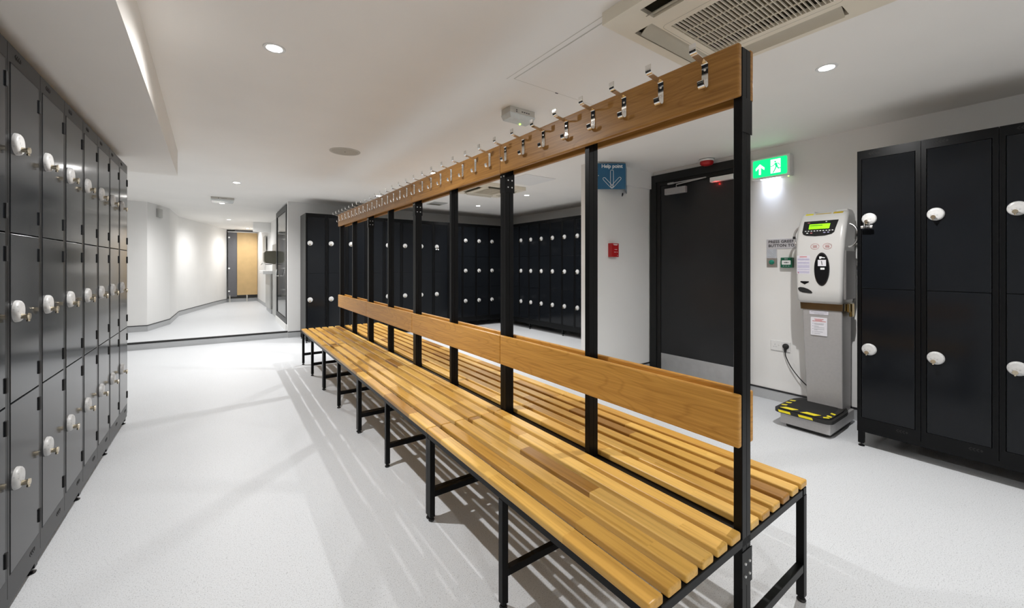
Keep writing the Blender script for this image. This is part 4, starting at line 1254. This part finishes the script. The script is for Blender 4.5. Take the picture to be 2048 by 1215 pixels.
# tall grey panel, vanity with cabinet, hand dryer, mirror, dispenser
sbox('trim_10', 'panel_grey', (0.915, 0.9845, 9.16, 10.35, ZC, 1.62), 'tall pale grey laminate wall panel beyond the glazed corridor door', 'panel')
t = thing('vanity_unit', 'white vanity counter with grey access panels on the corridor right side', 'vanity', (0.9, 10.9, ZC))
child('counter', box_mesh('counter', 'plastic_white', 0.74, 0.983, 10.36, 11.44, 0.98, 1.05, 0.006, 2, True), t)
for y0, y1 in ((10.37, 10.90), (10.905, 11.43)):
    child('access_panel', box_mesh('access_panel', 'panel_grey', 0.87, 0.90, y0, y1, ZC + 0.10, 0.9795, 0.002), t)
child('kick_base', box_mesh('kick_base', 'cove', 0.89, 0.98, 10.37, 11.43, ZC, ZC + 0.099), t)
t = thing('hand_dryer', 'dark steel hand dryer projecting from the corridor right wall', 'hand dryer', (0.85, 9.6, 1.33))
b = bmesh.new()
prism(b, [(0.0, 0.0), (0.03, -0.05), (0.19, -0.075), (0.215, -0.05), (0.215, 0.18), (0.19, 0.20), (0.03, 0.19), (0.0, 0.16)], plane_mat((0.7000, 9.50, 1.27), (1, 0, 0), (0, 0, 1)), 0.30)
bx(b, 0.90, 0.9149, 9.52, 9.78, 1.22, 1.44)
child('casing', mesh_of(b, 'casing', 'dryer'), t)
b = bmesh.new(); bx(b, 0.74, 0.84, 9.56, 9.74, 1.185, 1.196); child('nozzle', mesh_of(b, 'nozzle', 'gap'), t)
t = thing('tap', 'small chrome tap on the corridor vanity', 'tap', (0.8, 11.2, 1.05))
b = bmesh.new(); tube(b, [(0.86, 11.2, 1.0505), (0.86, 11.2, 1.18), (0.84, 11.2, 1.21), (0.78, 11.2, 1.21), (0.76, 11.2, 1.18)], 0.012, 8)
child('spout', mesh_of(b, 'spout', 'chrome', True), t)
b = bmesh.new(); cyl(b, (0.86, 11.26, 1.0505), (0.86, 11.26, 1.15), 0.02, 0.016, 10); child('lever', mesh_of(b, 'lever', 'chrome', True), t)
t = thing('narrow_mirror', 'narrow grey framed mirror on the corridor wall left of the vanity', 'mirror', (0.92, 12.3, 1.7))
child('frame', box_mesh('frame', 'plastic_grey', 0.895, 0.925, 12.00, 12.45, 1.54, 1.92, 0.002), t)
# wall sensor on the left corridor wall
t = thing('wall_sensor', 'small grey sensor box high on the corridor left wall', 'sensor', (-0.85, 9.2, 2.05))
ang = math.atan2(9.64 - 8.82, -0.765 + 0.98)
b = bmesh.new(); bx(b, -0.075, 0.075, -0.04, -0.001, -0.075, 0.075, 0.008, 2)
o = link('casing', mesh_of(b, 'casing', 'panel_grey', True), t, (0, 0, 0)); 
t.location = (-0.8805, 9.20, 2.07); t.rotation_euler = (0, 0, ang)
# toilet cubicle front at the corridor end
t = thing('toilet_cubicle', 'cubicle front with grey pilaster and pale oak door at the corridor end', 'cubicle', (0.5, 14.3, ZC))
pil = child('pilaster', box_mesh('pilaster', 'end_panel', 0.158, 0.372, 14.30, 14.32, 0.26, 2.13, 0.002), t)
dr = child('door', box_mesh('door', 'oak_door', 0.376, 0.878, 14.295, 14.315, 0.30, 2.13, 0.002), t)
for z in (0.42, 1.08, 1.98):
    b = bmesh.new(); bx(b, 0.160, 0.205, 14.285, 14.299, z - 0.022, z + 0.022, 0.004)
    child('hinge', mesh_of(b, 'hinge', 'print_white'), t)
child('head_rail', box_mesh('head_rail', 'plastic_white', 0.150, 0.884, 14.30, 14.33, 2.131, 2.155), t)
child('top_panel', box_mesh('top_panel', 'end_panel', 0.32, 0.884, 14.31, 14.33, 2.156, 2.200), t)
for x in (0.20, 0.62):
    b = bmesh.new(); cyl(b, (x, 14.31, ZC), (x, 14.31, 0.30), 0.016, 0.016, 10); child('pedestal', mesh_of(b, 'pedestal', 'plastic_grey', True), t)
child('threshold', box_mesh('threshold', 'cove', 0.14, 0.885, 14.36, 14.40, ZC, ZC + 0.10), t)
